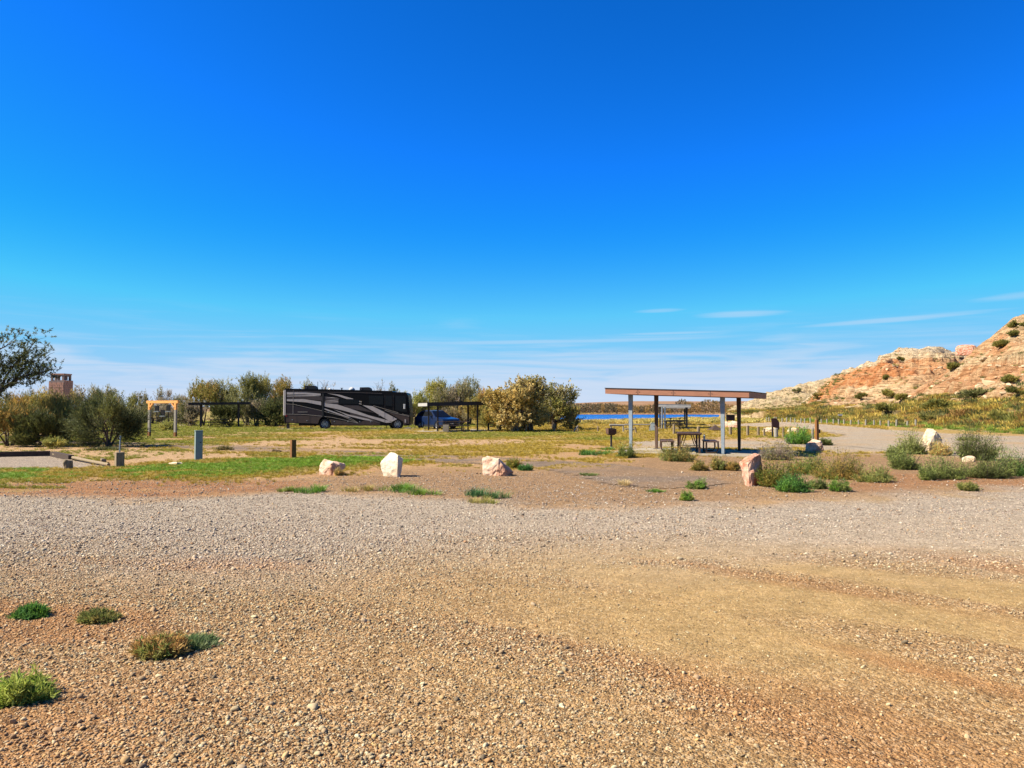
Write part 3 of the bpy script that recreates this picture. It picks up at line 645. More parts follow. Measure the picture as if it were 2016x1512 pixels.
# ================================================================== RIGHT HILL
def ip(u, a, b): return np.interp(u, a, b)
def hill_z(u, Y, detail=True):
    x = Y * (u - 1008) / FPX
    Yb = ip(u, [1430, 1480, 1540, 1600, 1700, 1800, 1900, 2016, 2300, 3200], [190, 165, 128, 110, 86, 72, 62, 54, 48, 40])
    def ridge(us, ys, Yc, Yf, foot, power):
        yc = ip(u, us, ys); hc = np.maximum(EYE + (808 - yc) * Yc / FPX, 0)
        t = np.clip((Y - Yf) / (Yc - Yf), 0, 1)
        back = np.clip((Y - Yc) / 80, 0, 1)
        z = foot + (hc - foot) * t ** power * (1 - 0.35 * back)
        z = np.where(Y < Yf, -3, z)
        return np.where(hc <= foot * 0.5, -3, z), t
    Yf_B = ip(u, [1430, 1500, 1600, 1700, 1800, 2000], [175, 150, 132, 120, 112, 105]); Yc_B = ip(u, [1430, 1600, 1800, 2000], [240, 205, 190, 180])
    Yf_A = ip(u, [1740, 1800, 1900, 2016, 2300, 3200], [96, 88, 78, 68, 60, 50]); Yc_A = ip(u, [1740, 1850, 2016, 2300, 3200], [112, 122, 118, 108, 95])
    wig = 22 * (fbm(x * .06, Y * .06, 61, 3) - .5)
    zB, tB = ridge([1560, 1605, 1628, 1640, 1660, 1686, 1705, 1723, 1733, 1740, 1760, 1797, 1810, 1831, 1850, 1874, 1900, 2016], [812, 770, 750, 738, 731, 720, 716, 710, 700, 693, 690, 684, 686, 681, 683, 690, 694, 690], Yc_B, Yf_B + wig, 1.5, 0.85)
    zA, tA = ridge([1728, 1740, 1754, 1817, 1850, 1880, 1905, 1923, 1954, 1968, 1982, 1997, 2016, 2060, 2120, 2300, 3200], [840, 806, 797, 763, 742, 723, 700, 684, 666, 651, 640, 627, 620, 602, 588, 560, 560], Yc_A, Yf_A + wig * .6, 1.6, 0.95)
    zC, tC = ridge([1430, 1455, 1480, 1517, 1577, 1628, 1700], [806, 797, 786, 771, 757, 746, 735], ip(u, [1430, 1700], [300, 270]), ip(u, [1430, 1700], [200, 190]), 1.0, 0.9)
    z0 = ip(u, [1430, 1600, 2016], [0.8, 1.8, 2.4]) * sstep(Y, Yb, np.maximum(np.minimum(np.where(u < 1780, 1e3, Yf_A), Yf_B) + 6, Yb + 14))
    z = np.maximum(np.maximum(zA, zB), np.maximum(zC, z0))
    whichA = (zA >= z - 1e-6); whichC = (zC >= z - 1e-6); t = np.where(whichA, tA, np.where(whichC, tC, tB)); apron = sstep(z - z0 + 3.0 * (fbm(x * .09, Y * .09, 82, 3) - .5), 2.0, 0.0)
    if detail:
        rocky = (1 - apron) * sstep(t, 0.0, 0.1)
        nb = fbm(x * .11, Y * .11, 71, 5); gul = np.abs(fbm(x * .05 + .3 * nb, Y * .022, 73, 4) - .5) * 2
        z = z + rocky * sstep(t, 1.0, .75) * (3.2 * (nb - .5) - 3.4 * (0.35 - np.minimum(gul, 0.35)))
        gul2 = np.abs(fbm(x * .17 + .4 * nb, Y * .07, 74, 3) - .5) * 2; z = z - rocky * sstep(t, 1.0, .8) * 2.2 * (.3 - np.minimum(gul2, .3))
        # strata: ledges that follow the bedding, broken along their length
        lay = z + 1.2 * (fbm(x * .04, Y * .04, 75, 3) - .5)
        per = 1.7; fr = lay / per - np.floor(lay / per)
        led = (sstep(fr, 0.55, 0.95) - fr) * per
        brk = sstep(fbm(x * .09, Y * .09 + lay * .2, 77, 3), .40, .62)
        z = z + rocky * 1.5 * led * brk
        z = z + rocky * 1.5 * (fbm(x * .45, Y * .45, 79, 4) - .5)
        z = z + apron * 0.35 * (fbm(x * .3, Y * .3, 81, 4) - .5) * sstep(Y, Yb, Yb + 8)
    z = np.where(Y < Yb, -0.4 + 0.4 * sstep(Y, Yb - 3, Yb), z + 0.05)
    return x, z, t, apron, whichA, whichC

def hill_hit(px, py):
    Y = np.arange(42, 300, 0.25); u = np.full_like(Y, px); x, z, *_ = hill_z(u, Y)
    pr = 808 - (z - EYE) / Y * FPX
    k = np.argmax(pr <= py + 0.01)
    return Vector((x[k], Y[k], z[k]))

def build_hill():
    u = np.concatenate([np.linspace(1432, 2060, 560), np.linspace(2062, 3100, 120)])
    Yr = np.concatenate([np.linspace(38, 60, 36)[:-1], np.linspace(60, 130, 190)[:-1], np.linspace(130, 215, 170)[:-1], np.linspace(215, 330, 40)])
    Yg, U = np.meshgrid(Yr, u, indexing='ij'); U = U.ravel(); Y = Yg.ravel()
    x, z, t, ap, wA, wC = hill_z(U, Y)
    n1 = fbm(x * .08, Y * .08, 91, 5); n2 = fbm(x * .5, Y * .5, 93, 4); n3 = fbm(x * .03 + 5, z * .35, 95, 4)
    cream = np.array((0.62, 0.475, 0.29)); tan = np.array((0.55, 0.38, 0.21)); red = np.array((0.50, 0.21, 0.085)); white = np.array((0.58, 0.48, 0.34)); grass = np.array((0.32, 0.235, 0.05)); olive = np.array((0.16, 0.16, 0.04)); brown = np.array((0.24, 0.14, 0.065))
    mix = lambda a, b, f: a * (1 - f[:, None]) + b * f[:, None]
    c = mix(np.tile(cream, (len(x), 1)), np.tile(tan, (len(x), 1)), sstep(n1, .35, .65))
    redB = sstep(t + .25 * (n1 - .5), .38, .5) * sstep(t + .25 * (n1 - .5), .86, .76) * (~wA) * (~wC)
    redA = sstep(n3 + .3 * (n1 - .5), .54, .62) * wA * sstep(t, .15, .3) * .9
    low = sstep(n3 + .2 * n2, .66, .72) * .6
    c = mix(c, np.tile(red, (len(x), 1)), np.clip((redB + redA * .5 + low) * (0.10 + 0.95 * n2), 0, 1) * (1 - .3 * ap))
    c = mix(c, np.tile(white, (len(x), 1)), sstep(t, .84, .92) * (~wA) * .8)
    c = mix(c, np.tile(brown, (len(x), 1)), .5 * sstep(n2, .6, .75))
    c = mix(c, np.tile(np.array((0.44, 0.36, 0.22)), (len(x), 1)), wC * 0.7)
    veg = np.clip(ap * 1.0 * (0.45 + .7 * sstep(n1 + .4 * (n2 - .5), .35, .6)) + .35 * sstep(n1 + .5 * (n2 - .5), .60, .75) * sstep(t, .8, .3), 0, 1)
    c = mix(c, mix(np.tile(grass, (len(x), 1)), np.tile(olive, (len(x), 1)), sstep(n2, .5, .7)), veg)
    m, nt, bs, _ = new_mat('layered_desert_rock'); bs.inputs['Roughness'].default_value = 0.95; bs.inputs['Specular IOR Level'].default_value = 0.08
    a = N(nt, 'ShaderNodeAttribute', attribute_name='tint'); geo = N(nt, 'ShaderNodeNewGeometry')
    f = N(nt, 'ShaderNodeTexNoise', Scale=1.4, Detail=7.0, Roughness=0.7); L(nt, geo.outputs['Position'], f.inputs['Vector'])
    mp = N(nt, 'ShaderNodeMapping'); mp.inputs['Scale'].default_value = (0.25, 0.25, 3.2); L(nt, geo.outputs['Position'], mp.inputs[0])
    g = N(nt, 'ShaderNodeTexNoise', Scale=1.0, Detail=6.0, Roughness=0.65, Distortion=0.6); L(nt, mp.outputs[0], g.inputs['Vector'])
    v = M(nt, 'ADD', M(nt, 'MULTIPLY', SS(nt, f.outputs[0], 0.32, 0.68), 0.5), M(nt, 'MULTIPLY', SS(nt, g.outputs[0], 0.38, 0.58), 0.5))
    c2 = MIX(nt, v, MIX(nt, 1.0, a.outputs['Color'], (0.40, 0.325, 0.26), 'MULTIPLY'), MIX(nt, 1.0, a.outputs['Color'], (1.15, 1.15, 1.13), 'MULTIPLY'))
    L(nt, c2, bs.inputs['Base Color'])
    bp = N(nt, 'ShaderNodeBump', Strength=1.0, Distance=1.0); L(nt, M(nt, 'ADD', f.outputs[0], M(nt, 'MULTIPLY', g.outputs[0], 1.2)), bp.inputs['Height']); L(nt, bp.outputs[0], bs.inputs['Normal'])
    o = mesh_np('rocky_hill', np.stack([x, Y, z], 1), grid_faces(len(Yr), len(u)), m, tint=c, smooth=False); tag(o, kind='structure')
    # loose blocks and ledges on the slope
    rng = np.random.default_rng(17)
    V0, F0 = ico(2); srcs = []
    for k in range(6):
        V = V0 * rng.uniform(.6, 1, 3) * np.array([1.3, 1.0, .55])
        for _ in range(9):
            nn = rng.normal(size=3); nn /= np.linalg.norm(nn); s = V @ nn; V = V - np.outer(np.maximum(s - rng.uniform(.3, .55), 0), nn)
        srcs.append(src_obj('block_source', V, F0, MAT_STONE))
    n = 5200; uu = rng.uniform(1480, 2400, n); Y = rng.uniform(70, 205, n)
    x, z, t, ap, wA, wC = hill_z(uu, Y); nb = fbm(x * .12, Y * .12, 97, 3)
    k = (rng.random(n) < sstep(nb, .42, .62)) & (ap < .7) & (t < .99) & (t > 0.02)
    x, Y, z, t, wA = x[k], Y[k], z[k], t[k], wA[k]; n = len(x)
    s = np.exp(rng.normal(math.log(.32), .5, n)).clip(.12, 1.0)
    rc = np.where(rng.random((n, 1)) < .3, np.array((.34, .18, .09)), np.array((.38, .28, .17))) * rng.uniform(.7, 1.15, (n, 1))
    o = scatter('hill_rocks', srcs, np.stack([x, Y, z], 1), np.stack([rng.normal(0, .2, n), rng.normal(0, .2, n), rng.uniform(0, 6.28, n)], 1), np.stack([s, s, s], 1) * rng.uniform(.7, 1.3, (n, 3)), rc, rng.integers(0, 6, n))
    tag(o, 'broken rock blocks lying on the hillside', kind='stuff')
build_hill()

# ================================================================== VEGETATION
def unit(v): return v / (np.linalg.norm(v, axis=-1, keepdims=True) + 1e-9)
def plumes(rng, B, D, Ln, M_, leaf, width, cols, shade_jit=0.25, spread=0.9, quad=False):
    """leafy sprays: N twigs from B along D, each with M_ thin leaves; returns V, F, colours"""
    n = len(B); t = rng.random((n, M_)); t = t ** 0.8
    P0 = B[:, None, :] + D[:, None, :] * (Ln[:, None] * t)[..., None] + rng.normal(0, 1, (n, M_, 3)) * (0.06 * Ln[:, None, None])
    d = unit(D[:, None, :] + rng.normal(0, spread, (n, M_, 3)))
    s = unit(np.cross(d, rng.normal(0, 1, (n, M_, 3))))
    l = leaf * rng.uniform(.6, 1.3, (n, M_, 1)); w = width * rng.uniform(.7, 1.3, (n, M_, 1))
    c = cols[:, None, :] * rng.uniform(1 - shade_jit, 1 + shade_jit, (n, M_, 1))
    if quad:
        V = np.stack([P0, P0 + d * l * .45 + s * w * .5, P0 + d * l, P0 + d * l * .45 - s * w * .5], 2).reshape(-1, 3); k = 4
    else:
        V = np.stack([P0 - s * w * .5, P0 + s * w * .5, P0 + d * l], 2).reshape(-1, 3); k = 3
    F = np.arange(len(V)).reshape(-1, k); C = np.repeat(c.reshape(-1, 3), k, axis=0)
    return V, F, C

def tree(name, base, H, Rx, Ry, label, cat, pal, seed, group=None, n=420, M_=16, leaf=.22, width=.05, ln=(.5, 1.15), up=0.85, stems=5, bark=MAT_BARK, quad=False, low=0.12, lobes=9, lean=(0, 0), hollow=.55, bare=0, stem_r=.09, twigs=50, spread=None):
    n = int(n * 1.45); leaf *= 1.1; width *= 1.25; Rx *= 1.2
    rng = np.random.default_rng(seed); rnd = random.Random(seed)
    o = thing(name, base, label, cat, group)
    # crown volume: lobes of different size within the outline
    lc = []
    for i in range(lobes):
        a = rng.uniform(0, 6.283); q = math.sqrt(rng.random()) * .75; h = rng.uniform(low + .12, .86)
        wd = math.sin(min(1, (h + .18)) * math.pi * .62 + .35)
        cx, cy, cz = math.cos(a) * q * Rx * wd + lean[0] * h * H, math.sin(a) * q * Ry * wd + lean[1] * h * H, h * H
        rs = rng.uniform(.22, .42)
        lc.append((cx, cy, cz, Rx * rs, Ry * rs, H * rs * .62))
    lc = np.array(lc)
    pick = rng.integers(0, lobes, n); q = unit(rng.normal(0, 1, (n, 3))) * (rng.uniform(hollow, 1.08, (n, 1)))
    B = lc[pick, :3] + q * lc[pick, 3:]
    B[:, 2] = np.maximum(B[:, 2], low * H * rng.uniform(.3, 1.2, n))
    ctr = np.array([lean[0] * H * .4, lean[1] * H * .4, H * .3])
    D = unit(unit(B - ctr) * .8 + np.array([0, 0, up]) + rng.normal(0, .3, (n, 3)))
    Ln = rng.uniform(*ln, n)
    kz = H / np.percentile(B[:, 2] + np.maximum(D[:, 2], 0) * Ln, 99.3); B[:, 2] *= kz; lc[:, 2] *= kz
    pal = np.array(pal); pc = pal[rng.integers(0, len(pal), n)]
    lobe_c = pal[rng.integers(0, len(pal), lobes)]
    cols = .5 * pc + .5 * lobe_c[pick]
    V, F, C = plumes(rng, B, D, Ln, M_, leaf, width, cols, quad=quad, spread=spread or (.9 if quad else .5))
    mesh_np('crown', V, F, MAT_LEAF, o, tint=C)
    b = MB()
    for i in range(stems):
        k = lc[i % lobes]; a = rnd.uniform(0, 6.28)
        p0 = Vector((math.cos(a) * .12 * stems ** .5 * stem_r * 8, math.sin(a) * .12 * stems ** .5 * stem_r * 8, -.05)); p3 = Vector(k[:3])
        p1 = p0.lerp(p3, .35) + Vector((rnd.uniform(-.2, .2), rnd.uniform(-.2, .2), .12 * H)) ; p2 = p0.lerp(p3, .7) + Vector((rnd.uniform(-.2, .2), rnd.uniform(-.2, .2), .08 * H))
        b.tube([p0, p1, p2, p3], [stem_r, stem_r * .75, stem_r * .5, stem_r * .2], 6)
        for j in range(twigs // stems):
            s0 = p1.lerp(p3, rnd.random()); e = Vector(B[rnd.randrange(n)])
            if (e - s0).length < H * .45: b.tube([s0, s0.lerp(e, .55) + Vector((0, 0, .06 * H * rnd.random())), e], [stem_r * .32, stem_r * .22, stem_r * .1], 4, cap=False)
    for i in range(bare):
        k = lc[rnd.randrange(lobes)]; p0 = Vector(k[:3]); e = p0 + Vector((rnd.uniform(-.5, .5) * Rx, rnd.uniform(-.5, .5) * Ry, rnd.uniform(.15, .4) * H)); e.z = min(e.z, H * 1.02)
        b.tube([p0, p0.lerp(e, .6) + Vector((0, 0, .05 * H)), e], [stem_r * .3, stem_r * .2, stem_r * .06], 4, cap=False)
    b.build('trunk', bark, o, fix=False)
    return o

OLIVE = [(0.13, 0.125, 0.028), (0.18, 0.16, 0.035), (0.085, 0.09, 0.022), (0.23, 0.19, 0.045)]
RUSTY = [(0.29, 0.165, 0.045), (0.21, 0.16, 0.045), (0.14, 0.125, 0.032), (0.34, 0.19, 0.05)]
GREYG = [(0.18, 0.17, 0.065), (0.13, 0.125, 0.042), (0.25, 0.23, 0.10), (0.09, 0.09, 0.03)]
DARKG = [(0.045, 0.055, 0.016), (0.07, 0.075, 0.02), (0.035, 0.04, 0.014), (0.10, 0.10, 0.028)]
GOLD = [(0.34, 0.225, 0.05), (0.29, 0.21, 0.06), (0.22, 0.18, 0.055), (0.40, 0.30, 0.12), (0.15, 0.14, 0.04), (0.24, 0.20, 0.09)]
YELG = [(0.28, 0.25, 0.06), (0.34, 0.27, 0.06), (0.22, 0.22, 0.06), (0.16, 0.17, 0.05)]
GREYB = [(0.22, 0.18, 0.13), (0.16, 0.14, 0.09), (0.19, 0.17, 0.08), (0.26, 0.2, 0.14)]

def tree_px(name, px, ybase, ytop, hw, Y, label, pal, seed, cat='tree', depth=None, **kw):
    b = at(px, 808, Y); s = px_size(Y); H = EYE + (808 - ytop) * s
    return tree(name, (b.x, Y, 0), H, hw * s, depth or hw * s * .9, label, cat, pal, seed, **kw)

TG = 'salt cedar trees along the back of the campground'
# tall row behind the left pavilion and the motorhome
tree_px('salt_cedar', 398, 840, 750, 44, 84, 'rust tinged salt cedar left end of the tall row behind the black roofed pavilion', RUSTY + OLIVE, 101, group=TG, n=460)
tree_px('salt_cedar', 440, 840, 750, 38, 88, 'olive salt cedar directly above the right half of the black roofed pavilion', OLIVE + GREYG, 102, group=TG, n=420)
tree_px('salt_cedar', 487, 842, 738, 40, 82, 'tallest grey green salt cedar in the row left of the motorhome', GREYG + OLIVE, 103, group=TG, n=480, bare=10)
tree_px('salt_cedar', 527, 842, 741, 40, 84, 'grey green salt cedar beside the rear end of the motorhome', GREYG + OLIVE, 104, group=TG, n=480, bare=8)
tree_px('salt_cedar', 566, 842, 744, 34, 90, 'orange topped salt cedar rising just behind the motorhome rear roof', RUSTY + OLIVE[:2], 105, group=TG, n=380)
tree_px('salt_cedar', 600, 842, 752, 22, 96, 'thin olive salt cedar peeping over the motorhome rear air conditioner', OLIVE + RUSTY, 106, group=TG, n=260)
tree_px('bare_tree', 645, 840, 752, 22, 96, 'sparse leafless tree showing above the middle of the motorhome roof', GREYB, 107, n=50, bare=26, M_=8, group=TG)
tree_px('bare_tree', 752, 840, 752, 26, 92, 'bare branched tree showing above the front half of the motorhome', GREYB, 108, n=46, bare=30, M_=8, group=TG)
tree_px('salt_cedar', 782, 840, 756, 14, 92, 'small dark leafed treetop above the front air conditioner of the motorhome', DARKG + OLIVE, 109, n=140, group=TG)
tree_px('salt_cedar', 812, 842, 770, 24, 84, 'yellow green bush tree just right of the motorhome windscreen', YELG, 110, n=360, group=TG)
tree_px('salt_cedar', 855, 842, 748, 38, 88, 'yellow green tree behind the blue car', YELG + OLIVE, 111, n=480, group=TG, bare=6)
tree_px('salt_cedar', 893, 842, 752, 36, 86, 'brown stemmed olive tree behind the middle of the car pavilion', GREYB + OLIVE, 112, n=420, group=TG, bare=10)
tree_px('salt_cedar', 922, 842, 747, 34, 90, 'grey green treetop above the right end of the car pavilion', GREYG + OLIVE, 113, n=420, group=TG, bare=6)
tree_px('salt_cedar', 948, 842, 768, 28, 80, 'low yellow olive bush between car pavilion and golden tree', YELG + RUSTY, 114, n=360, group=TG)
# golden tree
tree_px('golden_tree', 1012, 852, 750, 58, 60, 'large golden leafed tree with pale leaning trunk in the middle of the campground', GOLD, 120, n=900, M_=16, leaf=.13, width=.10, quad=True, stems=7, bark=MAT_PALEBARK, up=.4, low=.16, lobes=15, ln=(.3, .75), bare=14, stem_r=.08, twigs=90)
tree_px('golden_tree', 1046, 850, 742, 34, 62, 'tall golden treetop rising above the large golden tree', GOLD, 121, n=430, M_=16, leaf=.13, width=.10, quad=True, stems=5, bark=MAT_PALEBARK, up=.5, low=.3, lobes=9, ln=(.3, .75), bare=10, stem_r=.07, twigs=50)
tree_px('olive_tree', 1092, 848, 757, 36, 66, 'darker olive green tree at the right of the golden trees beside the lake', YELG + OLIVE + GOLD + GREYB, 122, n=640, M_=16, leaf=.13, width=.085, quad=True, stems=6, up=.4, low=.08, lobes=12, bare=12)
tree_px('shrub', 985, 848, 806, 22, 64, 'low dark shrub under the left side of the golden tree', DARKG + OLIVE, 123, cat='shrub', n=200, low=.05, stems=4)
tree_px('shrub', 1040, 846, 806, 36, 63, 'dark undergrowth shrub below the golden tree trunk', DARKG + OLIVE + GREYB, 124, cat='shrub', n=260, low=.03, stems=5)
tree_px('shrub', 1122, 846, 802, 12, 68, 'small orange green shrub at the water end of the olive tree', RUSTY + OLIVE, 125, cat='shrub', n=130, low=.05, stems=3)
# hedge behind the pavilion; dark leaf colours stand for the shade there
for i, (px, yt, hw, Y, lb) in enumerate([(376, 792, 22, 79, 'low brown bush left of the black roofed pavilion'), (452, 794, 34, 80, 'dark bush in shade behind the black roofed pavilion table'), (505, 788, 30, 78, 'dark brown bush between the pavilion and the motorhome'), (545, 792, 22, 77, 'dark bush hidden behind the motorhome rear bumper'), (905, 805, 34, 84, 'brown twiggy bush behind the picnic table of the car pavilion'), (968, 812, 18, 72, 'orange yellow bush under the left edge of the golden crown')]):
    tree_px('shrub', px, 842, yt, hw, Y, lb, [DARKG + GREYB, DARKG, DARKG + GREYB, DARKG, GREYB + RUSTY, RUSTY + YELG][i], 130 + i, cat='shrub', n=260, low=.04, stems=5, group='bushes at the foot of the trees')
# distant low trees on the left
for i, (px, yt, hw, Y, pal, lb) in enumerate([
    (165, 762, 26, 70, RUSTY + GREYB, 'brown feathery bush right of the stone tower'), (198, 759, 22, 74, GREYB + GREYG, 'twiggy grey bush with tall sprays right of the stone tower'),
    (232, 772, 22, 80, RUSTY + OLIVE, 'low olive bush behind the dark salt cedar clump'), (262, 776, 20, 100, OLIVE, 'small far olive tree left of the timber frame'),
    (286, 772, 20, 110, OLIVE + GREYB, 'far olive tree behind the left post of the timber frame'), (316, 762, 20, 104, GREYB, 'purplish bare far tree above the timber frame'),
    (345, 782, 20, 100, GREYB + DARKG, 'dark far tree behind the right post of the timber frame'), (362, 778, 16, 108, GREYB + OLIVE, 'thin far tree right of the timber frame'),
    (30, 775, 30, 62, RUSTY + OLIVE, 'rusty bush low behind the leaning tree'), (75, 770, 24, 58, RUSTY + OLIVE, 'orange brown feathery bush left of the stone tower'), (112, 792, 24, 56, RUSTY + DARKG, 'orange and green bush at the foot of the stone tower')]):
    tree_px('salt_cedar', px, 840, yt, hw, Y, lb, pal, 150 + i, n=240, M_=13, leaf=.2, bare=8 if pal is GREYB else 0, low=.05, group='bushes on the left horizon')
for i, (px, yt, hw, lb) in enumerate([(300, 800, 26, 'dark low thicket seen through the timber frame'), (345, 803, 22, 'dark low thicket right of the timber frame'), (270, 806, 16, 'dark low thicket left of the timber frame')]):
    tree_px('shrub', px, 838, yt, hw, 96, lb, DARKG + GREYB, 170 + i, cat='shrub', n=160, low=.03, stems=4, group='dark thickets behind the timber frame')
# near left clump
tree_px('salt_cedar', 215, 884, 774, 50, 35, 'dark green wind swept salt cedar beside the sandy track', DARKG + [(0.085, 0.095, 0.04)], 180, n=560, M_=22, leaf=.16, width=.022, spread=.38, hollow=.3, low=.02, stems=7, lobes=14, stem_r=.05, ln=(.5, 1.1), up=.6, group='near left salt cedars')
tree_px('salt_cedar', 132, 884, 782, 48, 38, 'mixed orange and green salt cedar below the stone tower', RUSTY + OLIVE, 181, n=420, M_=22, leaf=.16, width=.022, spread=.35, hollow=.3, low=.02, stems=7, lobes=12, stem_r=.05, ln=(.6, 1.3), up=1.3, group='near left salt cedars')
tree_px('salt_cedar', 95, 884, 812, 60, 35.5, 'low dark bush at the track edge below the leaning tree', DARKG, 182, n=420, M_=20, leaf=.16, width=.022, spread=.4, low=.02, stems=6, stem_r=.04, ln=(.3, .6), group='near left salt cedars')
tree_px('salt_cedar', 20, 884, 800, 60, 36, 'dark tangled salt cedar at the left edge of the picture', DARKG + RUSTY, 183, n=420, M_=20, leaf=.16, width=.022, spread=.4, low=.02, stems=6, stem_r=.05, group='near left salt cedars')
tree_px('salt_cedar', 52, 880, 772, 40, 40, 'orange tipped salt cedar under the leaning tree', RUSTY + OLIVE, 184, n=300, M_=22, leaf=.16, width=.024, spread=.35, hollow=.3, low=.05, stems=5, stem_r=.05, group='near left salt cedars')
tree_px('shrub', 108, 886, 864, 22, 33.5, 'low yellow green weed in front of the dark salt cedars', YELG, 185, cat='shrub', n=120, M_=14, leaf=.1, width=.02, low=.02, stems=3, stem_r=.015, ln=(.1, .3))
def leaning_tree():
    rng = np.random.default_rng(190); rnd = random.Random(190); Y = 37.0
    b = at(-70, 885, Y); o = thing('leaning_tree', (b.x, Y, 0), 'tall dark tree leaning in from the left edge with open branches against the sky', 'tree')
    q = lambda px, py, dy=0: Vector((at(px, py, Y).x - b.x, dy, at(px, py, Y).z))
    m = MB(); limbs = [[(-70, 885), (-45, 830), (0, 772), (22, 756), (45, 742), (80, 736), (97, 730)], [(0, 772), (10, 740), (25, 715), (48, 690), (62, 668)], [(-45, 830), (-40, 760), (-20, 720), (10, 690), (35, 676)], [(22, 756), (40, 728), (62, 712), (88, 705)], [(-40, 760), (0, 730), (30, 722), (60, 700)], [(-20, 720), (-40, 690), (-30, 660)], [(45, 742), (70, 745), (92, 738)]]
    B = []
    for k, l in enumerate(limbs):
        dy = [0, .5, -.6, .2, -.3, .4, -.2][k]
        pts = [q(px, py, dy * i / len(l)) + Vector((rnd.uniform(-.04, .04), 0, rnd.uniform(-.04, .04))) for i, (px, py) in enumerate(l)]
        r0 = [.13, .07, .08, .05, .05, .05, .03][k]; m.tube(pts, [r0 * (1 - .8 * i / (len(pts) - 1)) for i in range(len(pts))], 7)
        for i in range(1, len(pts)):
            for j in range(24 if i > 1 or k else 4):
                p = pts[i - 1].lerp(pts[i], rnd.random()); e = p + Vector((rnd.gauss(0, .28), rnd.gauss(0, .4), rnd.gauss(.12, .26))); B.append(e)
                if j % 3 == 0: m.tube([p, p.lerp(e, .5) + Vector((0, 0, .05)), e], [.014, .01, .005], 4, cap=False)
    m.build('trunk', MAT_BARK, o, fix=False)
    B = np.array(B); n = len(B); D = unit(np.stack([rng.normal(.15, .5, n), rng.normal(0, .5, n), rng.normal(.55, .35, n)], 1))
    pal = np.array(DARKG + [(0.09, 0.10, 0.045), (0.07, 0.085, 0.04)]); V, F, C = plumes(rng, B, D, rng.uniform(.2, .5, n), 22, .13, .040, pal[rng.integers(0, len(pal), n)], spread=1.0)
    mesh_np('crown', V, F, MAT_LEAF, o, tint=C)
leaning_tree()

# far shore trees as one distant belt
def far_shore():
    rng = np.random.default_rng(200); n = 9000
    px = rng.uniform(700, 1530, n); k = fbm(px * .02, px * 0, 201, 3); Y = rng.uniform(402, 432, n)
    Hh = (2.2 + 3.4 * np.clip(k * 1.5 - .25, 0.1, 1)) * np.where(px > 1330, 1.35, 1.0)
    x = Y * (px - 1008) / FPX; z = .1 + Hh * rng.random(n) ** 1.2
    B = np.stack([x, Y, z], 1); D = unit(np.stack([rng.normal(0, .4, n), rng.normal(0, .4, n), rng.uniform(.5, 1, n)], 1))
    pal = np.array([(0.12, 0.085, 0.045), (0.16, 0.11, 0.045), (0.09, 0.07, 0.035), (0.24, 0.14, 0.035), (0.07, 0.06, 0.03), (0.18, 0.13, 0.085)])
    reg = (fbm(px * .03, px * 0 + 3, 203, 2) * 6).astype(int) % 6
    cols = .6 * pal[reg] + .4 * pal[rng.integers(0, 6, n)]
    V, F, C = plumes(rng, B, D, rng.uniform(.4, 1.2, n), 9, .8, .28, cols)
    o = mesh_np('far_shore_trees', V, F, MAT_LEAF, tint=C); tag(o, 'belt of brown and olive trees along the far lake shore', kind='stuff')
far_shore()

# hillside scrub: one mass of dry grass and low brush, and single shrubs that stand out
def hill_scrub():
    rng = np.random.default_rng(210); srcs = []
    for k in range(5):
        V, F = blade_mesh(rng, 60, .5, .5, .05, .7); srcs.append(src_obj('scrub_source', V, F, MAT_TUFT))
    n = 42000; u = np.where(rng.random(n) < .35, rng.uniform(1432, 1660, n), rng.uniform(1440, 2700, n)); Y = np.where(u < 1660, np.where(rng.random(n) < .6, rng.uniform(85, 190, n), rng.uniform(150, 300, n)), rng.uniform(45, 190, n))
    x, z, t, ap, wA, wC = hill_z(u, Y); nb = fbm(x * .08, Y * .08, 91, 5); nc = fbm(x * .22, Y * .22, 213, 3)
    Yb = ip(u, [1430, 1480, 1540, 1600, 1700, 1800, 1900, 2016, 2300, 3200], [190, 165, 128, 110, 86, 72, 62, 54, 48, 40])
    k = (Y > Yb - 1.0) & (rng.random(n) < ap * (.35 + .65 * sstep(nc, .35, .6)) + (1 - ap) * (.20 * sstep(nb, .50, .66) + .07)) & (t < .9)
    u, x, Y, z, nc, ap, Yb = u[k], x[k], Y[k], z[k], nc[k], ap[k], Yb[k]; n = len(x)
    s = rng.uniform(.5, 1.3, n) * (1 + .5 * (rng.random(n) < .12)); verge = sstep(Y - Yb, 5, 1)
    yel = np.array((.50, .36, .075)); ol = np.array((.22, .22, .05)); dk = np.array((.10, .11, .035)); gr = np.array((.20, .28, .04)); rb = np.array((.34, .19, .06))
    r_ = rng.random((n, 1)); c = np.where(r_ < .34, yel, np.where(r_ < .62, ol, np.where(r_ < .80, dk, rb)))
    c = np.where((rng.random(n) < verge * .8)[:, None], gr, c) * rng.uniform(.7, 1.2, (n, 1))
    s = s * (1 - .55 * verge) * (.55 + .45 * ap); c = np.where((ap < .3)[:, None], np.where(rng.random((n, 1)) < .5, ol, dk * 1.3), c)
    o = scatter('hillside_scrub', srcs, np.stack([x, Y, z], 1), np.stack([0 * x, 0 * x, rng.uniform(0, 6.28, n)], 1), np.stack([s, s, s], 1) * rng.uniform(.8, 1.3, (n, 3)), c, rng.integers(0, 5, n))
    tag(o, 'dry yellow grass and low brush covering the foot of the hill', kind='stuff'); print('scrub', n)
hill_scrub()
HS = 'dark shrubs dotted over the hillside'
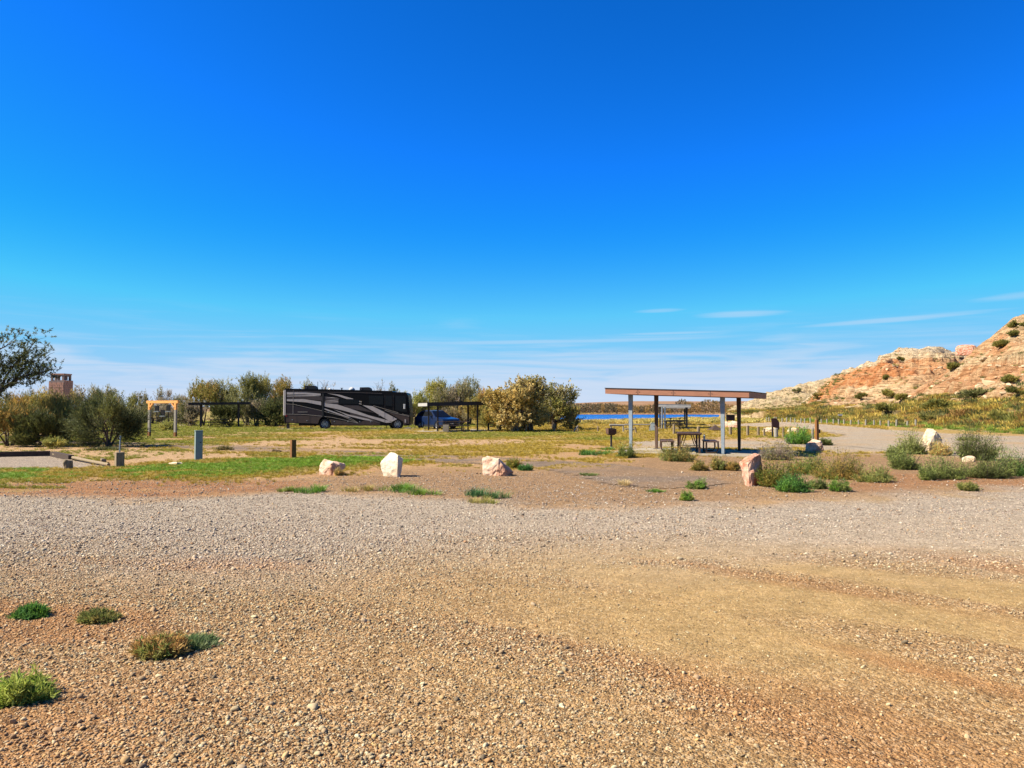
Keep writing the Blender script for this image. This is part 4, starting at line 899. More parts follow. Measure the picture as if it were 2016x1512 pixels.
for i, (px, py, w, h, pal, lb) in enumerate([
    (1974, 686, 13, 10, OLIVE + DARKG[3:], 'round dark shrub high on the orange slope below the ridge'), (2005, 648, 14, 9, OLIVE + DARKG[3:], 'dark shrub nearest the top right hill crest'),
    (2000, 662, 8, 6, OLIVE[:3] + DARKG[3:], 'small dark shrub under the top right hill crest'), (1915, 785, 26, 11, DARKG + GREYG, 'wide grey green shrub at the foot of the pale rock face'),
    (1850, 806, 30, 13, OLIVE + YELG, 'bright olive bush on the lower slope above the gravel road'), (1695, 788, 10, 8, OLIVE + DARKG[3:], 'dark round shrub low on the middle of the cream slope'),
    (1745, 784, 13, 10, OLIVE + YELG, 'olive shrub in the grassy gully mouth'), (1776, 791, 11, 8, OLIVE, 'olive shrub just right of the gully mouth shrub'),
    (1744, 748, 6, 4, OLIVE + DARKG[3:], 'tiny dark shrub midway up the red slope'), (1775, 712, 6, 4, OLIVE[:3] + DARKG[3:], 'tiny shrub on the upper red band of the ridge'),
    (1880, 730, 10, 8, OLIVE + DARKG[3:], 'dark shrub at the head of the grassy gully'), (1905, 694, 12, 7, OLIVE + GREYG, 'grey green shrub below the red rock outcrop'),
    (1750, 824, 22, 10, OLIVE, 'wide green bush by the roadside posts'), (1990, 758, 12, 9, OLIVE + DARKG[3:], 'dark shrub on the right slope near the picture edge'),
    (2006, 782, 22, 10, OLIVE + DARKG, 'broad dark bush at the right edge of the lower slope'), (1612, 787, 12, 7, RUSTY + OLIVE, 'brown shrub on the low left end of the hill'),
    (1570, 773, 9, 5, DARKG + GREYG, 'dark shrub on the far tail of the hill'), (1965, 826, 16, 8, OLIVE, 'green brush clump above the roadside grass'), (1835, 830, 18, 8, GREYG + OLIVE, 'grey green brush behind the cream boulder')]):
    hit = hill_hit(px, py); s = px_size(hit.y)
    tree('shrub', hit + Vector((0, 0, -.1)), h * 1.6 * s, w * s, w * s * .8, lb, 'shrub', pal, 220 + i, HS, n=150, M_=14, leaf=.26, width=.07, ln=(.15, .5), low=.03, stems=3, lobes=7, stem_r=.03, twigs=6)

# ------------------------------------------------------------------ weeds and low bushes near the lot
def weed(px, py, wpx, hpx, label, pal, seed, kind='grass', cat='weed', n=None, group=None, name=None):
    g = P(px, py); s = px_size(g.y); Rr = wpx * s / 2; H = hpx * s; rng = np.random.default_rng(seed); pal = np.array(pal)
    o = thing(name or ('grass_clump' if kind == 'grass' else 'weed_bush'), g, label, cat, group)
    if kind == 'grass':
        Vs, Fs, Cs, nb = [], [], [], 0
        k = max(3, int(wpx / max(hpx, 6) * 2.2))
        for i in range(k):
            a = rng.uniform(0, 6.283); q = math.sqrt(rng.random()) * .85
            V, F = blade_mesh(rng, n or 60, Rr * rng.uniform(.22, .4), H * rng.uniform(.6, 1.05), max(.006, s * .9), .8, .4)
            V = V + np.array([math.cos(a) * q * Rr, math.sin(a) * q * min(Rr, H * 1.6 + .1), 0]); V[:, 2] *= (1 - .35 * q)
            c = pal[rng.integers(0, len(pal))] * .6 + .4 * pal[rng.integers(0, len(pal), len(V) // 5)]; c = c * rng.uniform(.75, 1.25, (len(c), 1))
            Vs.append(V); Fs.append(F + nb); Cs.append(np.repeat(c, 5, 0)); nb += len(V)
        mesh_np('blades', np.concatenate(Vs), np.concatenate(Fs), MAT_GRASS, o, tint=np.concatenate(Cs))
    else:
        n = int((n or int(90 + wpx * 1.5)) * 1.5); Ry = min(Rr, max(H * 1.6, .3)) * .8
        a = rng.uniform(0, 6.283, n); q = np.sqrt(rng.random(n)); bx, by = np.cos(a) * q * Rr * .8, np.sin(a) * q * Ry * .8
        hump = fbm(bx / (Rr + .01) * 2.2 + seed, by / (Ry + .01) * 2.2, seed, 2)
        hh = H * (1 - .5 * q ** 2) * (.5 + 1.25 * hump)
        hh = hh * rng.uniform(.35, 1.25, n) * (.35 + .65 * sstep(fbm(bx / (Rr + .01) * 3.4 + seed * 1.7, by / (Ry + .01) * 3.4, seed + 9, 2), .32, .55))
        B0 = np.stack([bx * .75, by * .75, 0 * bx], 1); tip = np.stack([bx + rng.normal(0, .15 * Rr, n), by + rng.normal(0, .15 * Ry, n), hh], 1)
        D = tip - B0; Ln = np.linalg.norm(D, axis=1); D = unit(D + .15 * np.stack([np.cos(a), np.sin(a), 0 * a], 1) * Ln[:, None])
        reg = pal[(fbm(bx / (Rr + .01) * 1.6, by / (Ry + .01) * 1.6, seed + 3, 2) * 1.6 * len(pal)).astype(int) % len(pal)]
        cols = .65 * reg + .35 * pal[rng.integers(0, len(pal), n)]
        lf = max(.04, 3.0 * s); V, F, C = plumes(rng, B0, D, Ln, 20, lf * 1.25, max(.010, 1.0 * s), cols, spread=.8, shade_jit=.4)
        V[:, 2] = np.maximum(V[:, 2], 0.0)
        mesh_np('foliage', V, F, MAT_LEAF, o, tint=C)
        b = MB()
        for i in range(0, n, 6): b.tube([B0[i], B0[i] + D[i] * Ln[i] * .95], [max(.006, .35 * s), .003], 4, cap=False)
        b.build('stems', MAT_BARK, o, fix=False)['kind'] = 'stuff'
    return o
LG = [(0.09, 0.19, 0.02), (0.13, 0.23, 0.03), (0.06, 0.13, 0.02)]
SG = [(0.45, 0.30, 0.10), (0.34, 0.24, 0.07), (0.22, 0.17, 0.05)]
BG = [(0.05, 0.13, 0.03), (0.04, 0.10, 0.03), (0.08, 0.16, 0.03)]
SAGE = [(0.15, 0.175, 0.04), (0.11, 0.135, 0.03), (0.21, 0.22, 0.065), (0.07, 0.09, 0.025)]
BRN = [(0.23, 0.15, 0.04), (0.15, 0.125, 0.03), (0.30, 0.19, 0.05), (0.11, 0.12, 0.025)]
REDG = [(0.28, 0.12, 0.03), (0.08, 0.13, 0.018), (0.15, 0.17, 0.025), (0.20, 0.15, 0.03), (0.06, 0.10, 0.015)]
weed(60, 1216, 66, 16, 'small bright green weed on the left gravel, farther of the two left edge weeds', BG + LG, 301, 'bush')
weed(195, 1224, 80, 16, 'brownish green weed patch between the small green weed and the brown clump', [(0.16, 0.14, 0.04), (0.22, 0.17, 0.05), (0.10, 0.12, 0.03)], 302, 'bush')
weed(318, 1290, 110, 29, 'rusty brown weed clump with green middle on the foreground gravel', [(0.30, 0.16, 0.05), (0.24, 0.16, 0.05), (0.09, 0.14, 0.03), (0.34, 0.2, 0.07)], 303, 'bush')
weed(370, 1274, 124, 15, 'grey green sprawling weed touching the rusty brown clump', [(0.10, 0.14, 0.05), (0.16, 0.18, 0.08), (0.07, 0.11, 0.04)], 304, 'bush')
weed(44, 1378, 126, 38, 'large bright green weed at the lower left edge', [(0.16, 0.22, 0.03), (0.11, 0.19, 0.025), (0.24, 0.25, 0.05)], 305, 'bush')
weed(614, 968, 76, 22, 'vivid green grass clump on the lot edge below the blocky pink boulder', LG, 306)
weed(568, 967, 44, 15, 'short olive grass clump left of the vivid green one', [(0.20, 0.22, 0.05), (0.16, 0.2, 0.04)], 307)
weed(705, 966, 54, 20, 'straw coloured grass clump on the lot edge', SG + [(0.22, 0.2, 0.05)], 308)
weed(790, 966, 90, 22, 'long green grass clump below the upright white boulder', LG + [(0.17, 0.22, 0.04)], 309)
weed(842, 973, 66, 18, 'green grass tail at the right of the long clump', LG + [(0.17, 0.22, 0.04)], 310)
weed(935, 978, 66, 26, 'blue green grass clump below the wedge shaped boulder', [(0.06, 0.15, 0.05), (0.05, 0.12, 0.04)], 311)
weed(975, 980, 60, 22, 'dark green grass clump right of the blue green one', [(0.07, 0.14, 0.05), (0.1, 0.16, 0.04)], 312)
weed(952, 990, 60, 20, 'yellowish grass clump in front of the blue green ones', [(0.24, 0.24, 0.05), (0.30, 0.24, 0.08)], 313)
weed(1010, 922, 34, 18, 'reddish weed at the right end of the wedge shaped boulder', REDG, 314, 'bush')
weed(1035, 926, 30, 12, 'dark low weed behind the wedge boulder tip', BG, 315, 'bush')
weed(1157, 936, 40, 8, 'flat green weed on the grey road edge', [(0.12, 0.15, 0.04)], 316)
weed(1222, 956, 36, 20, 'pale straw grass clump alone on the brown dirt', [(0.55, 0.42, 0.2), (0.45, 0.33, 0.14)], 317)
weed(1290, 968, 36, 9, 'thin green weed left of the round weed', LG, 318)
weed(1371, 962, 46, 17, 'round green weed left of the pink leaning slab', SAGE + LG, 319, 'bush')
weed(1352, 985, 30, 14, 'small olive weed on the lot below the round weed', YELG + LG, 320, 'bush')
weed(1335, 908, 78, 30, 'sage green bush in front of the main pavilion bench', SAGE + BRN, 321, 'bush', 'bush')
weed(1232, 901, 44, 22, 'small sage bush at the foot of the left pavilion post', SAGE, 322, 'bush', 'bush')
weed(1166, 895, 66, 17, 'dark green grass mound left of the main pavilion slab', BG + LG, 323)
weed(1198, 886, 30, 10, 'low green weed under the barbecue grill', LG, 324)
weed(1378, 926, 40, 22, 'olive brown weed right of the pavilion sage bush', BRN, 325, 'bush', 'bush')
weed(1415, 925, 36, 20, 'green weed between olive brown weed and the leaning slab', SAGE + BRN, 326, 'bush', 'bush')
weed(1443, 926, 30, 18, 'tan weed just left of the pink leaning slab', BRN, 327, 'bush', 'bush')
weed(1532, 958, 96, 66, 'large green and rust mottled bush beside the pink leaning slab', REDG, 328, 'bush', 'bush', n=420)
weed(1530, 905, 80, 34, 'purplish grey seed head bush behind the mottled bush', [(0.22, 0.16, 0.13), (0.17, 0.14, 0.10), (0.15, 0.15, 0.06)], 329, 'bush', 'bush', n=220)
weed(1562, 968, 76, 30, 'vivid green low bush in front of the mottled bush', BG + LG, 330, 'bush', 'bush', n=260)
weed(1590, 932, 90, 36, 'olive bush right of the mottled bush', SAGE + REDG, 331, 'bush', 'bush', n=260)
weed(1648, 942, 110, 46, 'brown and olive bush in the middle of the right bush row', BRN + REDG, 332, 'bush', 'bush', n=380)
weed(1718, 948, 90, 30, 'low olive bush at the right end of the brown bush row', BRN + SAGE, 333, 'bush', 'bush', n=240)
weed(1610, 962, 40, 14, 'grey twiggy weed right of the vivid green low bush', SAGE, 334, 'bush')
weed(1652, 967, 46, 20, 'small light green weed in front of the brown bush row', SAGE + LG, 335, 'bush')
weed(1907, 966, 44, 16, 'small olive weed on the lot edge at the far right', [(0.14, 0.16, 0.04), (0.2, 0.18, 0.05)], 336, 'bush')
weed(1572, 874, 58, 27, 'bright green bush among the wooden bollards', LG + BG, 337, 'bush', 'bush', n=220)
weed(1622, 876, 34, 13, 'low dark bush at the foot of the tall brown post', DARKG + SAGE, 338, 'bush', 'bush')
weed(1795, 893, 74, 44, 'sage bush leaning on the left of the cream boulder', SAGE, 339, 'bush', 'bush', n=280)
weed(1765, 905, 46, 26, 'small sage bush farthest left in the cream boulder group', SAGE, 340, 'bush', 'bush')
weed(1780, 924, 66, 36, 'sage bush in front left of the cream boulder', SAGE, 341, 'bush', 'bush', n=220)
weed(1792, 922, 34, 11, 'vivid green weed tuft below the left sage bushes', BG + LG, 342, 'bush')
weed(1853, 896, 46, 24, 'golden dry weed at the foot of the cream boulder', SG, 343, 'bush')
weed(1925, 905, 96, 54, 'tallest sage bush to the right of the cream boulder', SAGE + DARKG, 344, 'bush', 'bush', n=360)
weed(1862, 942, 96, 46, 'sage bush in front of the cream boulder', SAGE, 345, 'bush', 'bush', n=320)
weed(1945, 940, 110, 46, 'dark sage bush below the tallest sage bush', SAGE + DARKG, 346, 'bush', 'bush', n=360)
weed(1995, 936, 80, 40, 'green sage bush at the right picture edge', BG + SAGE, 347, 'bush', 'bush', n=280)
weed(1828, 945, 40, 24, 'small sage shoot at the front of the sage group', SAGE, 348, 'bush')
weed(442, 886, 40, 6, 'low dead weed lying on the camp road', [(0.16, 0.13, 0.05)], 349, 'bush')
weed(545, 891, 18, 4, 'tiny dead weed on the camp road', [(0.14, 0.10, 0.06)], 350, 'bush')
weed(668, 936, 20, 12, 'yellow weed growing against the blocky pink boulder', SG, 351, 'bush')
weed(215, 886, 80, 12, 'dark grass fringe under the wind swept salt cedar', DARKG, 352)
weed(330, 848, 40, 22, 'yellow green weed mound beside the timber frame', YELG, 353, 'bush', 'bush')

# ================================================================== BOULDERS
def boulder(px, py, outline, Y, depth, m, label, seed, rough=.10, front=(9, 0), name='boulder', group=None, rz=0.0, kx=.25):
    """outline: photo-pixel silhouette (x right, y down from the base point)"""
    s = px_size(Y); b = at(px, 808, Y); rng = np.random.default_rng(seed)
    o = [(x * s, y * s) for x, y in outline]; cx = sum(p[0] for p in o) / len(o); cz = sum(p[1] for p in o) / len(o)
    bm = bmesh.new()
    for yy, k, kk, off in ((-.5, .80, kx, front), (.02, 1.0, 1.0, (0, 0)), (.15, 1.0, 1.0, (0, 0)), (.5, .7, .7, (0, 0))):
        for x, z in o:
            zz = cz + (z - cz) * k + off[1] * s
            if z < .03: zz = -.08
            bm.verts.new((cx + (x - cx) * kk + off[0] * s + rng.normal(0, .02) * depth, yy * depth + rng.normal(0, .04) * depth, zz))
    r = bmesh.ops.convex_hull(bm, input=bm.verts)
    bmesh.ops.delete(bm, geom=[v for v in bm.verts if not v.link_faces], context='VERTS')
    bmesh.ops.triangulate(bm, faces=bm.faces)
    for _ in range(3): bmesh.ops.subdivide_edges(bm, edges=[e for e in bm.edges if e.calc_length() > depth * .06], cuts=1, use_grid_fill=True)
    bm.normal_update()
    vs = list(bm.verts); co = np.array([v.co[:] for v in vs]); no = np.array([v.normal[:] for v in vs])
    q = 3.0 / depth
    d = (fbm(co[:, 0] * q + co[:, 1] * q * .7 + seed, co[:, 2] * q - co[:, 1] * q * .6, seed, 4) - .5) * 2
    d2 = (fbm(co[:, 0] * q * 4 + co[:, 1] * q * 2.7, co[:, 2] * q * 4 - co[:, 1] * q * 2.6, seed + 5, 3) - .5)
    co = co + no * (d * rough * depth + d2 * rough * 1.5 * depth)[:, None]
    for v, c in zip(vs, co): v.co = c
    me = bpy.data.meshes.new(name); bm.to_mesh(me); bm.free(); me.materials.append(m)
    ob = link(bpy.data.objects.new(name, me)); ob.location = (b.x, Y, 0); ob.rotation_euler = (0, 0, rz)
    return tag(ob, label, 'boulder', group)
BGp = 'boulders lining the gravel lot'
boulder(654, 935, [(-27, 0), (-24, 12), (-20, 24), (-14, 28), (4, 26), (24, 22), (26, 17), (20, 4), (14, 0)], 20.0, .5, MAT_ROCKP, 'low blocky pink boulder at the edge of the green grass', 401, .07, group=BGp)
boulder(772, 937, [(-15, 0), (-23, 24), (-12, 38), (-3, 47), (4, 44), (20, 34), (21, 28), (16, 2), (12, 0)], 19.5, .5, MAT_ROCKW, 'upright white angular boulder with dark right face', 402, .045, front=(13, 0), group=BGp, kx=.12)
boulder(980, 935, [(-29, 0), (-29, 34), (-22, 36), (-12, 29), (2, 22), (20, 12), (31, 6), (26, 0)], 19.8, .5, MAT_ROCKP, 'wedge shaped pale pink boulder sloping down to the right', 403, .07, group=BGp)
boulder(1478, 955, [(-10, 0), (-16, 22), (-20, 44), (-14, 54), (4, 62), (18, 61), (20, 50), (20, 20), (16, 0)], 17.1, .42, MAT_ROCKR, 'tall pink and red slab boulder leaning beside the mottled bush', 404, .07, front=(-8, 0), group=BGp, kx=.3)
boulder(1603, 889, [(-18, 0), (-16, 14), (-8, 21), (-1, 24), (4, 23), (18, 2), (18, 0)], 31.0, .4, MAT_ROCKP, 'dark shaded boulder with a sunlit right edge in the pavilion shadow', 405, .06, group=BGp)
boulder(1836, 897, [(-28, 0), (-26, 16), (-20, 24), (-15, 34), (-8, 48), (-2, 48), (8, 40), (18, 26), (22, 16), (20, 0)], 29.5, .7, MAT_ROCKC, 'large pointed cream boulder among the sage bushes', 406, .07, group=BGp, front=(-3, 0), kx=.55)
boulder(1902, 906, [(-9, 0), (-8, 6), (-2, 10), (6, 11), (10, 7), (9, 0)], 25.0, .25, MAT_ROCKC, 'small white rock peeping out of the sage bush', 407, .08, group=BGp)
boulder(346, 915, [(-14, 0), (-13, 4), (-4, 7), (8, 7), (14, 4), (14, 0)], 23.2, .3, MAT_ROCKC, 'flat white rock in the grass beside the utility pedestal', 408, .08, group=BGp)
boulder(1427, 841, [(-6, 0), (-6, 7), (-1, 13), (5, 12), (8, 0)], 74, .8, MAT_ROCKP, 'left pink boulder of the pair below the far notice board', 409, .08, group='pale boulders beyond the pavilion')
boulder(1443, 843, [(-9, 0), (-8, 8), (-2, 14), (5, 13), (10, 9), (11, 0)], 71, .8, MAT_ROCKP, 'right pink boulder of the pair below the far notice board', 410, .08, group='pale boulders beyond the pavilion')
boulder(1512, 850, [(-12, 0), (-9, 8), (0, 10), (10, 9), (14, 0)], 58, .6, MAT_ROCKC, 'low pale rock left of the maroon sign board', 411, .08, group='pale boulders beyond the pavilion')
boulder(1557, 850, [(-9, 0), (-5, 8), (4, 9), (11, 3), (11, 0)], 58, .5, MAT_ROCKC, 'low pale rock right of the maroon sign board', 412, .08, group='pale boulders beyond the pavilion')
_oc = at(1905, 697, 176)
boulder(1905, 693, [(-18, 0), (-18, 6), (-14, 9), (-17, 13), (-15, 19), (0, 20), (13, 18), (18, 12), (14, 8), (18, 3), (17, -4), (-18, -4)], _oc.y, 3.2, MAT_ROCKR, 'red layered rock outcrop standing on the ridge saddle', 413, .05, name='rock_outcrop').location.z = _oc.z - .2

# ================================================================== POSTS, SIGNS, BOXES
def post(px, ytop, ybase, wpx, label, m=MAT_WOOD, group='wooden bollards around the camp sites', name='wooden_bollard', cat='post', tilt=(0, 0), square=False):
    g = P(px, ybase); s = px_size(g.y); H = (ybase - ytop) * s; r = wpx * s / 2
    b = MB()
    if square: b.box((0, 0, H / 2 - .05), (2 * r, 2 * r, H + .1), R(37))
    else: b.tube([(0, 0, -.1), (tilt[0] * .5, 0, H * .5), (tilt[0], tilt[1], H - .02), (tilt[0], tilt[1], H)], [r, r * .98, r * .97, r * .8], 12)
    o = b.build(name, m); o.location = g; return tag(o, label, cat, group)
post(1327, 835, 855, 5.2, 'weathered bollard behind the left end of the main picnic table')
post(1375, 840, 856, 6.0, 'weathered bollard behind the right end of the main picnic table')
post(1438, 840, 856, 6.0, 'bollard directly right of the front right pavilion post')
post(1472, 838, 859, 5.6, 'bollard just right of the rear right pavilion post')
post(1493, 840, 859, 5.2, 'second bollard right of the main pavilion')
post(1504.5, 844, 859.5, 4.2, 'shorter thinner bollard left of the maroon sign')
post(1528, 843, 862, 8.0, 'stout pale bollard standing in front of the maroon sign', MAT_GREYWOOD)
post(1542, 842, 861, 5.0, 'bollard just right of the maroon sign')
post(1555.5, 841, 862, 4.2, 'bollard at the left edge of the bright green bush')
post(1570, 843, 862, 3.6, 'bollard half hidden behind the bright green bush')
post(1583, 843.5, 863, 3.6, 'bollard rising from the middle of the bright green bush')
post(1600, 843, 866, 4.6, 'dark grey bollard just left of the tall brown post', MAT_GREYWOOD)
post(1253, 840, 853, 3.6, 'leaning bollard left of the pale electrical box', tilt=(-.12, 0))
post(1177, 839, 850, 3.2, 'short bollard left of the barbecue grill')
post(1137.5, 837, 849.5, 3.4, 'bollard with a diagonal brace near the lake')
post(1091, 834, 849.5, 4.2, 'bollard right of the golden trees by the lake')
post(1036, 836, 850, 3.4, 'bollard under the golden tree crown')
post(979, 830, 846, 3.6, 'dark bollard under the left edge of the golden tree', MAT_DARKWOOD)
post(961.5, 833, 848, 3.6, 'dark bollard right of the car pavilion', MAT_DARKWOOD)
post(485, 816, 834, 2.2, 'thin pale post between the black roofed pavilion and the motorhome', MAT_GREYWOOD)
post(577, 866, 905.5, 9.0, 'square brown post in the green grass by the camp road', MAT_BROWNWOOD, name='wooden_post', group=None, square=True)
for i in range(26):
    Y = 74 + 1.75 * i; b = MB(); rr = random.Random(i); H = .62 + rr.uniform(-.08, .08)
    b.tube([(0, 0, -.2), (rr.uniform(-.05, .05), 0, H)], [.10, .095], 8); o = b.build('roadside_post', MAT_GREYWOOD)
    uu = 1008 + FPX * 39.7 / Y; xz = hill_z(np.array([uu]), np.array([Y])); o.location = (39.7 + rr.uniform(-.15, .15), Y, max(0.0, float(xz[1][0])))
    tag(o, 'short pale post in the long row along the far side of the gravel road', 'post', 'row of posts along the gravel road')
for i, (px, yt, yb) in enumerate([(1142, 825, 834), (1184, 826, 831), (1206, 825.5, 830.5), (1227, 826, 830.5), (1383, 824, 829), (1407, 823.5, 829.5)]):
    Y = 100.0 if i == 0 else 118.0 ; b = MB(); s = px_size(Y); z0 = -.2
    b.tube([(0, 0, -.4), (0, 0, EYE + (808 - yt) * s)], [1.1 * s * (1.6 if i == 0 else 1)] * 2, 8); o = b.build('shore_post', MAT_GREYWOOD); o.location = (at(px, 808, Y).x, Y, 0)
    tag(o, ['thicker pale post on the lake bank right of the olive tree', 'thin shore post, first left of the barbecue grill', 'thin shore post directly above the barbecue grill', 'thin shore post above the log rails', 'thin shore post right of the far pavilion', 'thin shore post at the right end of the lake'][i], 'post', 'posts along the lake shore')
def pbox(name, label, cat, px, yb, yt, wpx, dpx, m, rz, cap=None, group=None):
    g = P(px, yb); s = px_size(g.y); H = (yb - yt) * s; o = thing(name, g, label, cat, group, rz)
    MB().box((0, 0, H / 2 - .05), (wpx * s, dpx * s, H + .1)).build('cabinet', m, o, bevel=.008)
    if cap: MB().box((0, 0, H + .012), (wpx * s * 1.08, dpx * s * 1.08, .03)).build('lid', cap, o)
    MB().box((wpx * s * .18, -dpx * s / 2 - .006, H * .62), (wpx * s * .16, .014, .03)).build('latch', MAT_DARKSTEEL, o)
    return o
pbox('utility_pedestal', 'tall grey green utility pedestal standing in the green grass', 'utility box', 390.5, 907, 849, 13.5, 9, MAT_UTIL, R(37), MAT_UTIL)
pbox('electrical_box', 'pale blue grey electrical box left of the far pavilion', 'utility box', 1285.5, 849, 833, 9.0, 7, MAT_PALEBOX, R(-8), MAT_PALEBOX)
# wooden block with a water spigot, stumps
g = P(235, 920); s = px_size(g.y); o = thing('water_spigot', g, 'metal water spigot pipe rising from a squared wooden block', 'spigot', rz=R(42))
MB().box((0, 0, 14.5 * s), (15 * s, 13 * s, 30 * s)).build('wooden_block', MAT_WOOD, o, bevel=.01)
MB().tube([(0, 0, 29 * s), (.01, 0, 56 * s), (.012, 0, 62 * s)], [1.4 * s, 1.4 * s, 1.8 * s], 8).build('pipe', MAT_GALV, o)
MB().tube([(0, 0, 55 * s), (-3.6 * s, 0, 57 * s), (-4.2 * s, 0, 54 * s)], [1.1 * s, 1.0 * s, .9 * s], 6).build('spout', MAT_DARKSTEEL, o)
MB().box((0, 0, 61 * s), (5 * s, 1.2 * s, 2 * s)).build('handle', MAT_RUST, o)
def stump(px, yb, w, h, label, seed):
    g = P(px, yb); s = px_size(g.y); rnd = random.Random(seed); b = MB()
    pts = [(0, 0, -.05), (.01, 0, h * s * .3), (-.01, 0, h * s * .7), (0, 0, h * s)]; b.tube(pts, [w * s * .5, w * s * .46, w * s * .5, w * s * .44], 11)
    b.v = [(x * rnd.uniform(.85, 1.15), y * rnd.uniform(.85, 1.15), z + rnd.uniform(-.012, .012)) for x, y, z in b.v]
    o = b.build('tree_stump', MAT_WOOD); o.location = g; return tag(o, label, 'stump', 'stumps beside the gravel pad')
stump(134, 925, 17, 20, 'thick weathered stump at the front edge of the gravel pad', 1)
stump(203, 911, 11, 8, 'small stump on the gravel pad left of the water spigot', 2)
def log(p0, p1, r, label, m=MAT_GREYWOOD, name='log', cat='log', group=None, square=False):
    p0, p1 = Vector(p0), Vector(p1); c = (p0 + p1) / 2; b = MB()
    if square: b.bar(p0 - c, p1 - c, r * 2, r * 2)
    else: b.tube([p0 - c, (p0 - c) * .3 + Vector((0, 0, .01)), (p1 - c) * .4, p1 - c], [r, r * .96, r * .93, r * .9], 9)
    o = b.build(name, m); o.location = c; return tag(o, label, cat, group)
log(P(-120, 897, .08), P(98, 893, .08), .10, 'dark timber edging along the back of the gravel pad', MAT_DARKWOOD, 'timber_edging', 'edging', square=True)
log(P(104, 893.5, .09), P(140, 901, .09), .085, 'dark stub of timber behind the fallen pale log', MAT_DARKWOOD, 'timber_edging', 'edging', square=True)
log(P(106, 894, .10), P(214, 915, .06), .055, 'long pale log lying along the right edge of the gravel pad', MAT_WOOD)
log(at(1200, 837, 58), at(1228, 837.3, 58), .09, 'pale raised log rail nearest the barbecue grill', MAT_GREYWOOD, 'log_rail', 'rail', 'log rails beyond the grill')
log(at(1229, 836.2, 60), at(1281, 836, 60), .06, 'thin raised rail running up to the electrical box', MAT_GREYWOOD, 'log_rail', 'rail', 'log rails beyond the grill')
log(P(1228, 846, .08), P(1250, 845.4, .08), .09, 'short pale log on the ground behind the pavilion left post', MAT_GREYWOOD, 'log_rail', 'rail', 'log rails beyond the grill')
for i, (px, Y, yt, lb) in enumerate([(1203, 58, 837, 'stub post under the left end of the raised log rail'), (1227, 59, 837, 'stub post where the two raised rails meet'), (1279, 60, 837, 'stub post beside the electrical box')]):
    b = MB(); zt = at(px, yt, Y).z - .06; b.tube([(0, 0, -.1), (0, 0, zt)], [.06, .055], 8); o = b.build('rail_post', MAT_GREYWOOD); o.location = (at(px, 808, Y).x, Y + .02, 0); tag(o, lb, 'post', 'stub posts of the log rails')
# diagonal brace
o = log(P(1130, 849, .05), at(1136.5, 840, P(1137, 849.5).y - .05), .05, 'pale diagonal brace leaning on the lakeside bollard', MAT_GREYWOOD, 'brace', 'brace')

# maroon sign board with a cut corner, on two posts
g = P(1527, 861); s = px_size(g.y); o = thing('sign_board', g, 'maroon sign board with a cut corner standing among the bollards', 'sign')
zz = lambda v: (861 - v) * s; xx = lambda u: (u - 1527) * s
MB().prism([(xx(1519), zz(823.5)), (xx(1528), zz(823.5)), (xx(1534), zz(831)), (xx(1534), zz(847)), (xx(1531), zz(843)), (xx(1520.5), zz(840))], -.05, .05).build('board', MAT_SIGN, o)
for u0, u1 in ((1521, 1523.5), (1530, 1532.5)): MB().box((xx((u0 + u1) / 2), .12, zz(846)), ((u1 - u0) * s, .1, 31 * s)).build('leg', MAT_DARKSTEEL, o)
# notice board beyond
g = P(1438, 842); Y = 76; s = px_size(Y); o = thing('notice_board', (at(1438, 808, Y).x, Y, 0), 'dark notice board on two legs behind the pink boulders', 'sign')
z_ = lambda v: EYE + (808 - v) * s
MB().box((0, 0, (z_(818) + z_(828)) / 2), (16.5 * s, .12, 10 * s)).build('board', MAT_DARKSTEEL, o)
MB().box((0, -.08, (z_(819.5) + z_(826.5)) / 2), (14 * s, .02, 6.5 * s)).build('panel', MAT_SIGN, o)
MB().box((0, 0, z_(817.4)), (18 * s, .5, .07)).build('cap', MAT_DARKSTEEL, o)
for k in (-1, 1): MB().box((k * 6.5 * s, 0, z_(828) / 2), (1.6 * s, .1, z_(828))).build('leg', MAT_DARKSTEEL, o)
# tall brown post with box and paper
g = P(1608.5, 867); s = px_size(g.y); o = thing('camp_post', g, 'tall brown post carrying a small box and a white paper', 'post', rz=R(18))
MB().box((0, 0, 20.3 * s), (5.4 * s, 5.4 * s, 41 * s)).build('pole', MAT_BROWNWOOD, o)
MB().box((4.6 * s, 0, 18 * s), (4.0 * s, 4.5 * s, 7.5 * s)).build('box', MAT_DARKWOOD, o)
MB().box((2.9 * s, -.5 * s, 28 * s), (.5 * s, 2.6 * s, 4.6 * s)).build('paper', MAT_WHITE, o)
# small white road sign
_h = hill_hit(1653.5, 831); s = px_size(_h.y); o = thing('road_sign', _h, 'small white sign on a thin post at the foot of the hill', 'sign')
MB().tube([(0, 0, -.2), (0, 0, 12 * s)], .03, 6).build('pole', MAT_DARKSTEEL, o)
MB().box((0, -.04, 13.5 * s), (9 * s, .03, 3.2 * s)).build('panel', MAT_WHITE, o)
MB().box((0, -.02, 11.2 * s), (6 * s, .03, 1.4 * s)).build('plate', MAT_DARKSTEEL, o)

